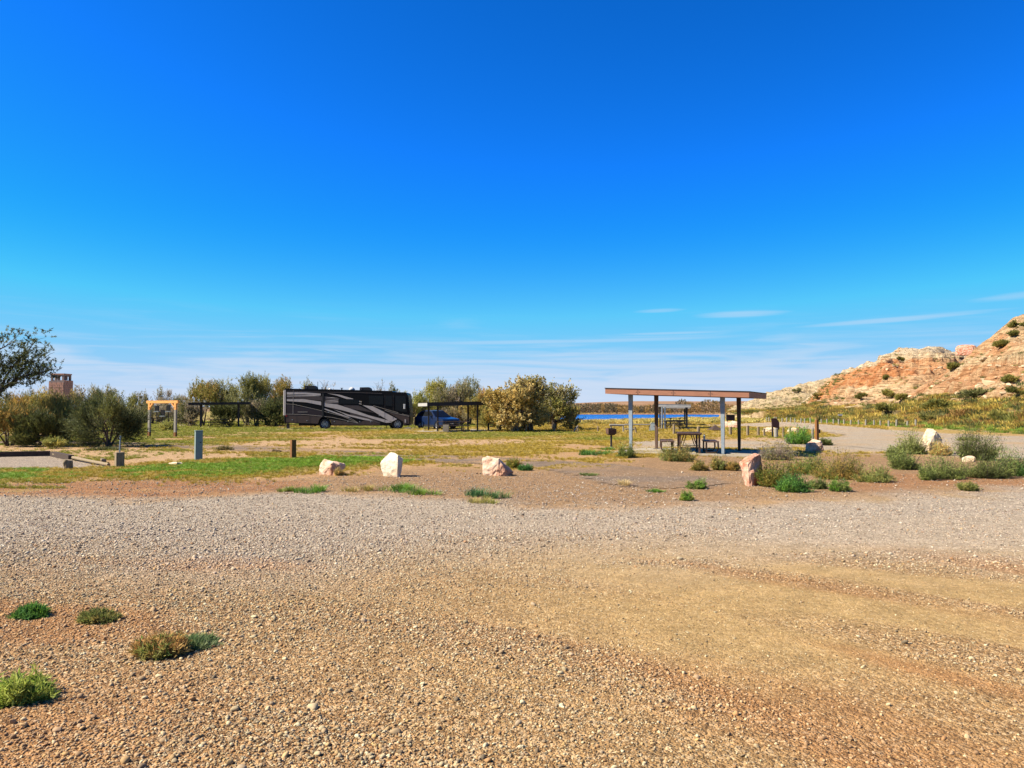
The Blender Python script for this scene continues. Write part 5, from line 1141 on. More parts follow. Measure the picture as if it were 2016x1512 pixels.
# barbecue grill on a post
g = P(1203.5, 882); s = px_size(g.y); o = thing('barbecue_grill', g, 'rusty pedestal barbecue grill left of the main pavilion', 'grill', rz=R(12))
Hh = (882 - 854) * s
MB().tube([(0, 0, -.1), (0, 0, Hh)], [2.0 * s, 2.0 * s], 10).build('pole', MAT_DARKSTEEL, o)
b = MB(); w, d, h = 16 * s, 15 * s, 11 * s; z0 = Hh
b.box((0, 0, z0 + .015), (w, d, .03)).box((-w / 2, 0, z0 + h / 2), (.02, d, h)).box((0, d / 2, z0 + h / 2), (w, .02, h)).box((0, -d / 2, z0 + h * .42), (w, .02, h * .84)).box((w / 2, 0, z0 + h * .3), (.02, d, h * .6))
b.build('firebox', MAT_RUST, o)
b = MB()
for k in range(9): b.bar((-w * .45 + w * .9 * k / 8, -d / 2, z0 + h * .86), (-w * .45 + w * .9 * k / 8, d / 2, z0 + h * .86), .012, .012)
b.build('grate', MAT_DARKSTEEL, o)
MB().box((w * .72, 0, z0 + h * .3), (w * .45, d * .8, .025)).build('side_shelf', MAT_DARKSTEEL, o)
for k in (-1, 1): MB().tube([(k * w * .2, -d / 2, z0 + h * .86), (k * w * .2, -d / 2 - .06, z0 + h * 1.1), (k * w * .2, -d / 2 - .02, z0 + h * 1.35)], .009, 6).build('handle', MAT_DARKSTEEL, o)
MB().box((0, 0, Hh - .03), (w * .6, d * .6, .06), top=1.5).build('collar', MAT_DARKSTEEL, o)
MB().tube([(0, 0, -.02), (0, 0, .05)], [.13, .1], 10).build('footing', MAT_CONC, o)

# ================================================================== PAVILIONS
def pavilion(name, label, corner, phi, Lr, Wd, zl, zr, fas, posts, mats, pw=(.17, .10), slab=None, slab_z=.06, group='picnic pavilions', end=None):
    """corner: front-right corner of the roof on the ground; phi: turn; roof slopes from zl (left) to zr (right)"""
    o = thing(name, (corner[0], corner[1], 0), label, 'pavilion', group, rz=-phi)
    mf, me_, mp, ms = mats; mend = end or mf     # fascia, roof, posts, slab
    zt = lambda x: zr + (zl - zr) * (-x / Lr)
    def sl(x0, x1, y0, y1, lo, hi, nm, m):
        b = MB(); v = []
        for x, y in ((x0, y0), (x1, y0), (x1, y1), (x0, y1)): v.append((x, y, zt(x) + lo))
        for x, y in ((x0, y0), (x1, y0), (x1, y1), (x0, y1)): v.append((x, y, zt(x) + hi))
        b.add(v, [(0, 3, 2, 1), (4, 5, 6, 7), (0, 1, 5, 4), (1, 2, 6, 5), (2, 3, 7, 6), (3, 0, 4, 7)]); return b.build(nm, m, o)
    sl(-Lr + .04, -.04, .04, Wd - .04, fas * .45, fas * .8, 'roof_deck', me_)
    sl(-Lr, 0, 0, .036, 0, fas, 'fascia', mf); sl(-Lr, 0, Wd - .036, Wd, 0, fas, 'fascia', mf)
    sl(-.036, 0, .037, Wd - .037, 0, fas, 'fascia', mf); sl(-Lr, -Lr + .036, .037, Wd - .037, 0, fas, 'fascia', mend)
    sl(-Lr - .02, .02, -.02, Wd + .02, fas + .002, fas + .03, 'roof_sheet', MAT_DARKSTEEL if mf is not MAT_PALEROOF_SUNEND else MAT_PALEROOF_SUNEND)
    nb = 5
    for k in range(nb):
        y = .35 + (Wd - .7) * k / (nb - 1); sl(-Lr + .05, -.05, y - .03, y + .03, fas * .12, fas * .44, 'beam', me_)
    for i, (x, y) in enumerate(posts):
        top = zt(x); b = MB(); a, c = pw[0] / 2, pw[1] / 2
        b.add([(x - c, y - c * .8, slab_z - .02), (x + c, y - c * .8, slab_z - .02), (x + c, y + c * .8, slab_z - .02), (x - c, y + c * .8, slab_z - .02), (x - a, y - c, top), (x + a, y - c, top), (x + a, y + c, top), (x - a, y + c, top)], [(0, 3, 2, 1), (4, 5, 6, 7), (0, 1, 5, 4), (1, 2, 6, 5), (2, 3, 7, 6), (3, 0, 4, 7)])
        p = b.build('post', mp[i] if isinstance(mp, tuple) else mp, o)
        MB().box((x, y, slab_z + .008), (pw[1] * 2.2, pw[1] * 2.2, .016)).build('base_plate', MAT_DARKSTEEL, p)
        MB().box((x, y, top + fas * .06), (pw[0] * 1.25, pw[1] * 1.5, fas * .1)).build('bracket', MAT_DARKSTEEL, p)
    if slab:
        x0, x1, y0, y1 = slab; MB().box(((x0 + x1) / 2, (y0 + y1) / 2, slab_z / 2 - .1), (x1 - x0, y1 - y0, slab_z + .2)).build('floor_slab', ms, o)
    return o
PHI = R(28)
def fascia_details(o, Lr, zl, zr, fas):
    for x in (-1.4, -2.8, -4.2):
        z = zr + (zl - zr) * (-x / Lr); MB().box((x, -.002, z + fas / 2), (.014, .006, fas * .96)).build('fascia_joint', MAT_DARKSTEEL, o)
        for dx in (-.06, .06): MB().tube([(x + dx, -.001, z + fas * .5), (x + dx, -.012, z + fas * .5)], .014, 6).build('bolt', MAT_DARKSTEEL, o)
C1 = at(1475, 808, 27.3)
pav = pavilion('picnic_pavilion', 'near picnic pavilion with a sloping brown edged roof and four steel posts, front two blue grey', (C1.x, C1.y), PHI, 5.55, 3.7, 2.36, 2.16, .205, [(-1.05, .45), (-4.65, .45), (-1.0, 3.2), (-4.45, 3.2)], (MAT_FASCIA, MAT_ROOFDARK, (MAT_GALV, MAT_GALV, MAT_TABLE, MAT_TABLE), MAT_CONC), slab=(-5.3, .35, -.1, 3.9))  # rear two posts take the darker brown steel
fascia_details(pav, 5.55, 2.36, 2.16, .205)
def picnic_table(base, rz, label, m=MAT_TABLE, k=1.0, curved=True, L_=1.85):
    o = thing('picnic_table', base, label, 'picnic table', 'picnic tables', rz)
    for j in range(3): MB().box((0, (-.24 + .24 * j) * k, .75 * k), (L_ * k, .225 * k, .045 * k)).build('plank', m, o)
    for sgn in (-1, 1):
        MB().box((0, sgn * .68 * k, .45 * k), (L_ * k, .26 * k, .045 * k)).build('bench_seat', m, o)
        for e in (-1, 1):
            MB().tube([(e * .72 * k, sgn * .66 * k, .43 * k), (e * .72 * k, sgn * .64 * k, .10 * k), (e * .72 * k, sgn * .5 * k, .03 * k), (e * .72 * k, 0, .03 * k)], .03 * k, 7).build('bench_leg', m, o)
    for e in (-1, 1):
        MB().box((e * .62 * k, 0, .375 * k), (.055 * k, .07 * k, .70 * k)).build('leg', m, o)
        MB().bar((e * .62 * k, -.3 * k, .70 * k), (e * .62 * k, .3 * k, .70 * k), .05 * k, .05 * k).build('crossbar', m, o)
        MB().bar((e * .55 * k, 0, .22 * k), (e * .12 * k, 0, .70 * k), .03 * k, .03 * k).build('brace', m, o)
    MB().bar((-.6 * k, 0, .25 * k), (.6 * k, 0, .25 * k), .035 * k, .035 * k).build('stretcher', m, o)
    return o
# the main table: its end faces the camera, benches to either side
def main_table():
    Y = 29.4; c = at(1355, 808, Y); o = thing('picnic_table', (c.x, Y, .06), 'brown steel picnic table with two side benches under the near pavilion', 'picnic table', 'picnic tables', R(80))
    m = MAT_TABLE
    for j in range(4): MB().box((0, -.345 + .23 * j, .755), (1.9, .215, .045)).build('plank', m, o)
    for sgn in (-1, 1):
        for j in range(2): MB().box((0, sgn * (.70 + .25 * j), .45), (1.9, .235, .045)).build('bench_plank', m, o)
        for e in (-1, 1):
            MB().box((e * .7, sgn * .62, .235), (.06, .06, .42)).build('bench_leg', m, o)
            MB().tube([(e * .7, sgn * 1.05, .45), (e * .7, sgn * 1.06, .18), (e * .7, sgn * .98, .05), (e * .7, sgn * .6, .03)], .03, 8).build('bench_leg', m, o)
    for e in (-1, 1):
        for sgn in (-1, 1):
            MB().box((e * .75, sgn * .36, .365), (.06, .07, .72)).build('leg', m, o)
            MB().bar((e * .75, sgn * .12, .73), (e * .75, sgn * .27, .24), .035, .035).build('brace', m, o)
        MB().bar((e * .75, -.43, .715), (e * .75, .43, .715), .05, .05).build('crossbar', m, o)
        MB().bar((e * .75, -.42, .22), (e * .75, .42, .22), .035, .035).build('stretcher', m, o)
main_table()
# water bottle on bench
Yb_ = 29.0; c = at(1386, 808, Yb_)
o = thing('bottle', (c.x, Yb_, .555), 'clear bottle with a dark cap standing on the right bench', 'bottle')
MB().tube([(0, 0, 0), (0, 0, .16), (0, 0, .2)], [.04, .04, .02], 10).build('body', MAT_PALEBOX, o); MB().tube([(0, 0, .2), (0, 0, .235)], [.022, .022], 8).build('cap', MAT_DARKSTEEL, o)

# car pavilion (motorhome site)
PHI3 = R(-20)
K = at(841, 808, 58.5); K3 = Vector((K.x + 4.7 * math.cos(-PHI3), K.y + 4.7 * math.sin(-PHI3), 0))
pavilion('picnic_pavilion', 'dark flat roofed pavilion on slim posts in front of the blue car', (K3.x, K3.y), PHI3, 4.7, 3.2, 2.02, 2.12, .26, [(-.45, .5), (-3.75, .4), (-.55, 2.8), (-3.9, 2.8)], (MAT_ROOFDARK, MAT_ROOFDARK, MAT_DARKSTEEL, MAT_CONC), pw=(.13, .10), slab=(-5.2, .7, -.4, 3.6), slab_z=.05, end=MAT_PALEROOF_SUNEND)  # left end fascia coloured pale for sunlight, front fascia dark for shade
c = at(893, 808, 58.6); picnic_table((c.x, 58.8, .05), R(8), 'brown picnic table on concrete legs under the car pavilion', MAT_TABLE, 1.0, L_=2.5)
c = at(878, 808, 57.6)
o = MB().box((0, 0, .26), (.44, .4, .54)).build('concrete_block', MAT_CONC, bevel=.01); o.location = (c.x, 57.7, .05); tag(o, 'pale concrete block at the left end of the car pavilion table', 'block')
# black pavilion on the left
PHI2 = R(-21); K = at(370, 808, 73); K2 = Vector((K.x + 5.7 * math.cos(-PHI2), K.y + 5.7 * math.sin(-PHI2), 0))
pavilion('picnic_pavilion', 'black roofed pavilion standing in front of the tall salt cedars on the left', (K2.x, K2.y), PHI2, 5.7, 3.4, 2.22, 2.3, .2, [(-1.05, .5), (-4.55, .5), (-1.05, 2.9), (-4.55, 2.9)], (MAT_ROOFDARK, MAT_ROOFDARK, MAT_DARKSTEEL, MAT_CONC), pw=(.2, .12), slab=(-5.4, 0, -.2, 3.6), slab_z=.04)
c = at(426, 808, 75); picnic_table((c.x, 75.3, .04), R(14), 'dark picnic table under the black roofed pavilion', MAT_DARKSTEEL, 1.0, L_=2.3)
# hidden pavilion behind the left bushes
PHI5 = R(-24); K = at(40, 808, 57); K5 = Vector((K.x + 5.0 * math.cos(-PHI5), K.y + 5.0 * math.sin(-PHI5), 0))
pavilion('picnic_pavilion', 'dark roofed pavilion mostly hidden behind the left salt cedars', (K5.x, K5.y), PHI5, 5.0, 3.2, 2.15, 2.2, .2, [(-.8, .5), (-4.1, .5), (-.8, 2.7), (-4.1, 2.7)], (MAT_ROOFDARK, MAT_ROOFDARK, MAT_DARKSTEEL, MAT_CONC), slab=(-5, 0, 0, 3.2), slab_z=.04)
# two far pavilions by the lake, end on
PHI4 = R(-64)
K = at(1371, 808, 66)
pavilion('picnic_pavilion', 'pale roofed far pavilion by the lake, nearer of the two', (K.x, K.y + 2.0), R(12), 2.95, 5.5, 2.02, 1.95, .24, [(-.35, .3), (-2.75, .3), (-.35, 4.6), (-2.6, 4.6)], (MAT_PALEROOF_SUNEND, MAT_ROOFDARK, MAT_DARKSTEEL, MAT_CONC), pw=(.15, .11), slab=(-3.4, .3, -.3, 5.5), slab_z=.05)  # posts coloured dark to stand for the roof's shadow on them
K = at(1358, 808, 84)
pavilion('picnic_pavilion', 'grey roofed far pavilion seen beyond the pale roofed one', (K.x, K.y), R(10), 2.9, 5.5, 1.95, 1.9, .2, [(-.35, .3), (-2.75, .3), (-.35, 4.6), (-2.6, 4.6)], (MAT_PALEROOF_SUNEND, MAT_ROOFDARK, MAT_DARKSTEEL, MAT_CONC), pw=(.15, .11), slab=(-3.4, .3, -.3, 5.5), slab_z=.04)  # roof shadow put into the dark post colour here too
for px, Y, lb in ((1331, 67.5, 'dark picnic table under the nearer far pavilion'), (1329, 86, 'dark picnic table under the farther lakeside pavilion')):
    c = at(px, 808, Y); picnic_table((c.x, Y, .05), R(20), lb, MAT_DARKSTEEL, 1.0, L_=2.2)
c = at(1312, 808, 64); picnic_table((c.x + .6, 64.2, 0), R(5), 'dark picnic table on the grass left of the far pavilion posts', MAT_DARKSTEEL, 1.0, L_=1.8)
# two pale posts at the lit left side of the far pavilion
for px, lb in ((1303.5, 'left pale steel post at the sunny side of the far pavilion'), (1309, 'right pale steel post at the sunny side of the far pavilion')):
    Y = 66.0; c = at(px, 808, Y); o = MB().box((0, 0, .98), (.12, .12, 2.0)).build('steel_post', MAT_GALV); o.location = (c.x, Y, 0); tag(o, lb, 'post', 'pale posts of the far pavilion')
# dark pyramid shaped shelter
Y = 62; s = px_size(Y); c = at(1412, 808, Y); o = thing('pyramid_shelter', (c.x, Y, 0), 'low dark pyramid shaped shelter beyond the near pavilion', 'shelter')
hz = EYE - 29 * s; hh = EYE - 29.5 * s
MB().add([(-14 * s, -.3, 0), (13 * s, -.3, 0), (13 * s, 1.6, 0), (-14 * s, 1.6, 0), (-1 * s, .5, (845 - 837) * s + .16)], [(0, 1, 4), (1, 2, 4), (2, 3, 4), (3, 0, 4), (0, 3, 2, 1)]).build('canopy', MAT_DARKWOOD, o)
MB().bar((-14 * s, -.35, .04), (13 * s, -.35, .04), .06, .07).build('sill', MAT_DARKWOOD, o)

# timber frame on the left
Y = 48.0; s = px_size(Y); c = at(320, 808, Y); o = thing('timber_arch', (c.x, Y, 0), 'orange timber beam frame on two pale posts with corner braces', 'timber arch', rz=R(-22))
zf = lambda v: EYE + (808 - v) * s
kk = 1.2
MB().box((0, 0, (zf(789) + zf(794)) / 2), (68 * s * kk, .14, 5.2 * s)).build('beam', MAT_NEWWOOD, o)
for k in (-1, 1):
    x = k * 28.3 * s * kk
    MB().box((x, 0, (zf(807) + zf(794)) / 2), (4.6 * s, .14, 13 * s)).build('post_head', MAT_NEWWOOD, o)
    MB().box((x, 0, zf(807) / 2 + .15), (4.6 * s, .13, zf(807) - .3)).build('post', MAT_GREYWOOD, o)
    MB().box((x, 0, .1), (4.9 * s, .15, .42)).build('post_foot', MAT_BROWNWOOD, o)
    MB().bar((x, -.02, zf(804)), (x - k * 9 * s, -.02, zf(794.5)), .1, 2.6 * s).build('brace', MAT_NEWWOOD, o)
# lanterns-like meter pedestals seen through the frame
for i, (px, yt, yb, lb) in enumerate([(309, 799, 811, 'left dark meter box with a pale foot seen through the timber frame'), (320.5, 807, 820, 'lower middle dark meter box seen through the timber frame'), (331.5, 798, 811, 'right dark meter box with a pale foot seen through the timber frame')]):
    Y = 92; s = px_size(Y); c = at(px, 808, Y); o = thing('meter_box', (c.x, Y, 0), lb, 'utility box', 'meter boxes behind the timber frame'); z1, z2 = EYE + (808 - yb) * s, EYE + (808 - yt) * s
    MB().box((0, 0, (z1 + z2) / 2 + .06), (6.5 * s, .3, z2 - z1 - .12)).build('cabinet', MAT_DARKSTEEL, o)
    MB().box((0, -.05, z1 + .03), (9.5 * s, .4, .1)).build('shelf', MAT_PALEBOX, o)
    MB().tube([(0, 0, -.1), (0, 0, z1)], .06, 6).build('pole', MAT_DARKSTEEL, o)

# stone tower
def tower():
    Y = 150.0; s = px_size(Y); c = at(119, 808, Y); o = thing('stone_tower', (c.x, Y, 0), 'square red stone lookout tower with arched openings above the left bushes', 'tower', rz=R(0))
    Hb = EYE + (808 - 752) * s; Ht = EYE + (808 - 737) * s; w = 29 * s
    b = MB(); b.box((0, 0, Hb * .5 - .5), (w * 1.06, w * 1.06, Hb + 1), top=.97); b.build('shaft', MAT_DARKSTONE, o)
    MB().box((0, 0, Hb + .06), (w * 1.0, w * 1.0, .16)).build('ledge', MAT_DARKSTONE, o)
    # stones laid proud of the shaft on the two visible faces
    me = None; rnd = random.Random(3); k = 0
    base = MB().box((0, 0, 0), (1, 1, 1), top=.92).build('stone', MAT_SANDSTONE, o, bevel=0); base_me = base.data
    first = True
    for face in (0, 1):
        z = Hb * .40
        while z < Hb - .25:
            h = rnd.uniform(.36, .55); x = -w * .5
            while x < w * .5 - .15:
                l = min(rnd.uniform(.45, .95), w * .5 - x)
                q = base if first else base.copy()
                if not first: COL.objects.link(q); q.parent = o
                first = False
                d = w * .515
                q.scale = (l - .05, .14, h - .05) if face == 0 else (.14, l - .05, h - .05)
                q.location = (x + l / 2, -d + rnd.uniform(-.02, .02), z + h / 2) if face == 0 else (d + rnd.uniform(-.02, .02), x + l / 2, z + h / 2)
                x += l
            z += h
    # belfry: corner piers, parapet, arched openings on each side
    wb = w * .88; hb = Ht - Hb; pier = .36
    for sx in (-1, 1):
        for sy in (-1, 1): MB().box((sx * (wb / 2 - pier / 2), sy * (wb / 2 - pier / 2), Hb + hb * .5), (pier, pier, hb - .06)).build('pier', MAT_DARKSTONE, o)
    for ang in range(4):
        q = MB(); ow = (wb - 2 * pier)
        m3 = Matrix.Rotation(ang * math.pi / 2, 3, 'Z')
        def put(cx, cz, dx, dz): q.box(m3 @ Vector((cx, -wb / 2 + .2, cz)), (dx, .3, dz), rz=ang * math.pi / 2)
        put(0, Hb + hb * .12, ow - .01, hb * .14); put(0, Hb + hb * .88, ow - .01, hb * .2); put(0, Hb + hb * .5, .26, hb * .56)
        for sg in (-1, 1):
            for e in (-1, 1): put(sg * ow * .27 + e * ow * .17, Hb + hb * .74, ow * .09, hb * .1)
        q.build('arcade', MAT_DARKSTONE, o)
    MB().box((0, 0, Ht - .02), (wb * 1.06, wb * 1.06, .22)).build('coping', MAT_SANDSTONE, o)
tower()

# ================================================================== MOTORHOME
def slices(poly, w, ins_list, xmin, xmax, top, name, m, parent, bev_top=True):
    """outline in x,z swept across the width with rounded long edges"""
    n = len(poly); V = []; F = []
    for y, ins in ins_list:
        for x, z in poly: V.append((min(max(x, xmin + ins), xmax - ins), y, min(z, top - ins * .5) if bev_top else z))
    k = len(ins_list)
    for j in range(k - 1):
        for i in range(n): F.append((j * n + i, j * n + (i + 1) % n, (j + 1) * n + (i + 1) % n, (j + 1) * n + i))
    F.append(tuple(reversed(range(n)))); F.append(tuple(range((k - 1) * n, k * n)))
    return MB().add(V, F).build(name, m, parent)
def wheel(parent, x, y, z, r, w, mrim, spokes=8):
    t = MB(); prof = [(-w / 2, r * .62), (-w / 2, r * .93), (-w * .36, r), (w * .36, r), (w / 2, r * .93), (w / 2, r * .62)]; n = 22; k = len(prof)
    for a in range(n):
        c, s_ = math.cos(2 * math.pi * a / n), math.sin(2 * math.pi * a / n)
        for yy, rr in prof: t.v.append((x + rr * c, y + yy, z + rr * s_))
    for a in range(n):
        for i in range(k): i2 = (i + 1) % k; a2 = (a + 1) % n; t.f.append((a * k + i, a2 * k + i, a2 * k + i2, a * k + i2))
    o = t.build('wheel', MAT_RUBBER, parent, smooth=False)
    r_ = MB().tube([(x, y - w * .40, z), (x, y + w * .40, z)], r * .60, 18)
    r_.build('rim_barrel', MAT_TRIM, o)
    q = MB(); q.tube([(x, y - w * .46, z), (x, y - w * .40, z)], [r * .2, r * .24], 12)
    for a in range(spokes):
        c, s_ = math.cos(2 * math.pi * a / spokes), math.sin(2 * math.pi * a / spokes)
        q.bar((x + r * .15 * c, y - w * .43, z + r * .15 * s_), (x + r * .58 * c, y - w * .42, z + r * .58 * s_), .02 + r * .02, r * .16)
    n2 = 20
    q.tube([(x + r * .57 * math.cos(2 * math.pi * a / n2), y - w * .42, z + r * .57 * math.sin(2 * math.pi * a / n2)) for a in range(n2 + 1)], r * .045, 5, cap=False)
    q.build('rim', mrim, o); return o
def motorhome():
    kx = .006737; Y0 = 67.0
    o = thing('motorhome', (at(558.6, 808, Y0).x, Y0, 0), 'long black class A motorhome with silver and taupe swooshes parked side on', 'motorhome')
    X = lambda u: (u - 125) * kx; Z = lambda v: (776 - v) * kx
    xy = lambda pts: [(X(u), Z(v)) for u, v in pts]
    def arch(cu, cv, r, a0=0, a1=180, n=10): return [(cu + r * math.cos(R(a0 + (a1 - a0) * i / n)), cv - r * math.sin(R(a0 + (a1 - a0) * i / n))) for i in range(n + 1)]
    out = [(122, 250), (140, 236), (700, 246), (1556, 268), (1564, 282), (1720, 286), (1750, 296), (1764, 330), (1780, 480), (1792, 610), (1792, 700), (1765, 728), (1712, 726)] + arch(1625, 716, 86) + [(1538, 726), (1400, 722), (760, 720)] + arch(665, 706, 88) + [(576, 712), (135, 688), (122, 600)]
    slices(xy(out), 2.5, [(0, .16), (.03, .07), (.12, 0), (2.38, 0), (2.47, .07), (2.5, .16)], X(122), X(1793), Z(236) + .04, 'body', MAT_BLACK, o, False)
    def decal(pts, m, lay=1, nm='swoosh'): return MB().prism(xy(pts), -.004 * lay - .003, -.004 * lay).build(nm, m, o)
    # taupe skirt and maroon rear quarter
    decal([(160, 582), (600, 602), (640, 606), (600, 640), (580, 700), (160, 684)], MAT_TAUPE, 1, 'skirt_panel')
    decal([(740, 640), (1000, 680), (1100, 694), (1220, 650), (1400, 712), (1395, 717), (758, 714)], MAT_TAUPE, 1, 'skirt_panel')
    decal([(1480, 535), (1640, 580), (1784, 618), (1786, 700), (1716, 716), (1700, 670), (1640, 632)], MAT_TAUPE, 1, 'front_panel')
    decal([(165, 445), (630, 532), (640, 596), (165, 572)], MAT_MAROON, 1, 'rear_panel')
    decal([(165, 350), (640, 340), (640, 400), (390, 372), (165, 374)], MAT_MIDGREY, 1)
    decal([(660, 335), (880, 372), (848, 376), (848, 440), (660, 425)], MAT_MIDGREY, 1)
    decal([(900, 452), (1110, 458), (1330, 560), (1000, 500)], MAT_MIDGREY, 1)
    decal([(1150, 640), (1000, 575), (1010, 560), (1300, 640), (1410, 692), (1390, 700)], MAT_MIDGREY, 1)
    decal([(165, 284), (400, 283), (612, 304), (612, 328), (400, 314), (165, 316)], MAT_LILAC, 2)
    decal([(165, 330), (520, 322), (612, 336), (520, 338), (165, 342)], MAT_LILAC, 3)
    decal([(165, 378), (390, 376), (620, 410), (620, 458), (430, 420), (165, 402)], MAT_LILAC, 3)
    decal([(662, 428), (830, 446), (1000, 500), (1250, 590), (1545, 668), (1555, 684), (1480, 690), (1200, 606), (900, 524), (662, 472)], MAT_LILAC, 3)
    decal([(700, 300), (860, 318), (1045, 372), (1040, 377), (955, 375), (820, 328)], MAT_LILAC, 3)
    decal([(662, 362), (760, 352), (860, 366), (760, 364)], MAT_LILAC, 3); decal([(662, 395), (750, 388), (846, 384), (846, 392), (750, 398)], MAT_LILAC, 3); decal([(662, 412), (846, 406), (846, 418), (662, 420)], MAT_LILAC, 3)
    decal([(1165, 455), (1300, 470), (1440, 540), (1625, 640), (1585, 662), (1545, 680), (1480, 640), (1300, 532)], MAT_LILAC, 3)
    decal([(780, 510), (980, 580), (1250, 640), (1310, 668), (1180, 650), (980, 600)], MAT_LILAC, 3)
    decal([(660, 496), (820, 552), (985, 612), (995, 628), (820, 570), (660, 512)], MAT_LILAC, 3)
    decal([(1118, 398), (1155, 404), (1155, 420), (1118, 414)], MAT_PINSTRIPE, 3, 'emblem'); decal([(1118, 428), (1155, 436), (1155, 450), (1118, 440)], MAT_PINSTRIPE, 3, 'emblem')
    def line(pts, w=5, m=MAT_PINSTRIPE, nm='pinstripe'):
        b = MB()
        for (u0, v0), (u1, v1) in zip(pts, pts[1:]): b.bar((X(u0), -.020, Z(v0)), (X(u1), -.020, Z(v1)), .006, w * kx)
        return b.build(nm, m, o)
    line([(140, 438), (260, 446), (640, 532)]); line([(662, 540), (900, 600), (1105, 690)]); line([(140, 574), (400, 580), (640, 602)]); line([(665, 606), (760, 616), (1000, 668), (1110, 694)])
    line([(870, 540), (1110, 690)], 4); line([(1310, 462), (1480, 512), (1640, 556)], 5); line([(1460, 524), (1620, 568), (1785, 606)], 5); line([(1690, 572), (1788, 596)], 4); line([(248, 262), (248, 576)], 5)
    line([(170, 270), (620, 284), (1120, 290), (1425, 302)], 8, MAT_MIDGREY, 'awning_rail')
    for u, v0, v1 in ((300, 596, 686), (470, 600, 690), (770, 650, 714), (900, 672, 716), (1050, 690, 718), (1200, 664, 719), (1330, 690, 720)): line([(u, v0), (u, v1)], 3, MAT_TRIM, 'bay_door_seam')
    line([(1462, 320), (1462, 700)], 3, MAT_MIDGREY, 'door_seam'); line([(1572, 320), (1572, 640)], 3, MAT_MIDGREY, 'door_seam')
    # slide-out seam, windows, lettering
    MB().prism(xy([(632, 300), (652, 300), (652, 610), (632, 604)]), -.035, -.008).build('slide_out_frame', MAT_TRIM, o)
    for pts in ([(852, 380), (1108, 384), (1108, 442), (852, 438)], [(1250, 330), (1440, 336), (1440, 450), (1250, 440)], [(1470, 330), (1560, 333), (1560, 470), (1470, 460)], [(1600, 330), (1735, 335), (1752, 545), (1680, 540), (1600, 520)]):
        MB().prism(xy(pts), -.03, -.022).build('window', MAT_GLASS, o)
    b = MB(); u = 312; rnd = random.Random(5)
    while u < 436: w = rnd.choice((6, 8, 10)); b.box((X(u + w / 2), -.022, Z(546)), (w * kx, .006, 9 * kx)); u += w + 4
    b.build('lettering', MAT_PINSTRIPE, o)
    # rear cap coloured pale for sunlight on the corner; ladder and lamps
    for v in (300, 345, 390, 440, 500, 560, 620): MB().bar((X(118), .5, Z(v)), (X(118), 1.0, Z(v)), .03, .03).build('ladder_rung', MAT_CHROME, o)
    for y in (.5, 1.0): MB().bar((X(116), y, Z(250)), (X(116), y, Z(660)), .035, .035).build('ladder_rail', MAT_CHROME, o)
    slices(xy([(117, 262), (150, 252), (150, 590), (117, 590)]), 2.3, [(-.006, .05), (.05, 0), (2.4, 0), (2.5, .05)], X(117), X(200), 9, 'rear_cap', MAT_LILAC, o, False)
    MB().prism(xy([(150, 585), (172, 588), (172, 608), (150, 606)]), -.03, -.01).build('tail_lamp', MAT_RED, o)
    MB().prism(xy([(1725, 640), (1742, 645), (1742, 690), (1725, 686)]), -.03, -.012).build('side_lamp', MAT_LILAC, o)
    # windscreen at the front end, mirror
    MB().add([(X(1770) - .02, .15, Z(320)), (X(1770) - .02, 2.35, Z(320)), (X(1793) + .01, 2.35, Z(560)), (X(1793) + .01, .15, Z(560)), (X(1770) - .06, .15, Z(320)), (X(1770) - .06, 2.35, Z(320)), (X(1793) - .06, 2.35, Z(560)), (X(1793) - .06, .15, Z(560))], [(0, 3, 2, 1), (4, 5, 6, 7), (0, 1, 5, 4), (1, 2, 6, 5), (2, 3, 7, 6), (3, 0, 4, 7)]).build('windscreen', MAT_GLASS, o)
    mr = MB().box((X(1726), -.30, Z(475)), (.16, .14, .42)).build('mirror', MAT_WHITE, o, bevel=.02); MB().bar((X(1740), 0, Z(455)), (X(1728), -.26, Z(462)), .04, .04).build('mirror_arm', MAT_TRIM, mr)
    # roof gear
    for u0, u1 in ((360, 518), (1098, 1250)):
        a = MB().prism(xy([(u0, 240 if u0 < 800 else 256), (u0 + 4, 194 if u0 < 800 else 216), (u1 - 34, 192 if u0 < 800 else 214), (u1 - 8, 212 if u0 < 800 else 230), (u1, 246 if u0 < 800 else 258)]), .9, 1.7).build('air_conditioner', MAT_TRIM, o)
        MB().prism(xy([(u0 + 16, 232 if u0 < 800 else 250), (u0 + 16, 204 if u0 < 800 else 224), (u0 + 36, 204 if u0 < 800 else 224), (u0 + 36, 232 if u0 < 800 else 250)]), .885, .897).build('vent_grille', MAT_MIDGREY, a)
    MB().tube([(X(526), 1.2, Z(250)), (X(526), 1.2, Z(140))], .025, 6).build('antenna', MAT_TRIM, o)
    MB().tube([(X(584), 1.2, Z(250)), (X(584), 1.2, Z(212))], .05, 8).build('roof_vent', MAT_TRIM, o)
    MB().tube([(X(850), 1.2, Z(250)), (X(850), 1.2, Z(224)), ], .05, 8).build('roof_vent', MAT_TRIM, o); MB().bar((X(832), 1.2, Z(226)), (X(868), 1.2, Z(226)), .04, .05).build('antenna', MAT_TRIM, o)
    for u, rr, m in ((325, .16, MAT_WHITE), (985, .30, MAT_WHITE), (690, .2, MAT_WHITE)): MB().tube([(X(u), 1.2, Z(256)), (X(u), 1.2, Z(256) + rr * .5), (X(u), 1.2, Z(256) + rr)], [rr, rr * .85, rr * .3], 14).build('satellite_dome', m, o, smooth=True)
    # wheels, jacks, flaps, undercarriage
    wheel(o, X(665), .24, .47, .50, .30, MAT_CHROME); wheel(o, X(1628), .24, .47, .50, .30, MAT_CHROME); wheel(o, X(590), 2.2, .47, .50, .30, MAT_CHROME); wheel(o, X(1540), 2.2, .47, .50, .30, MAT_CHROME)
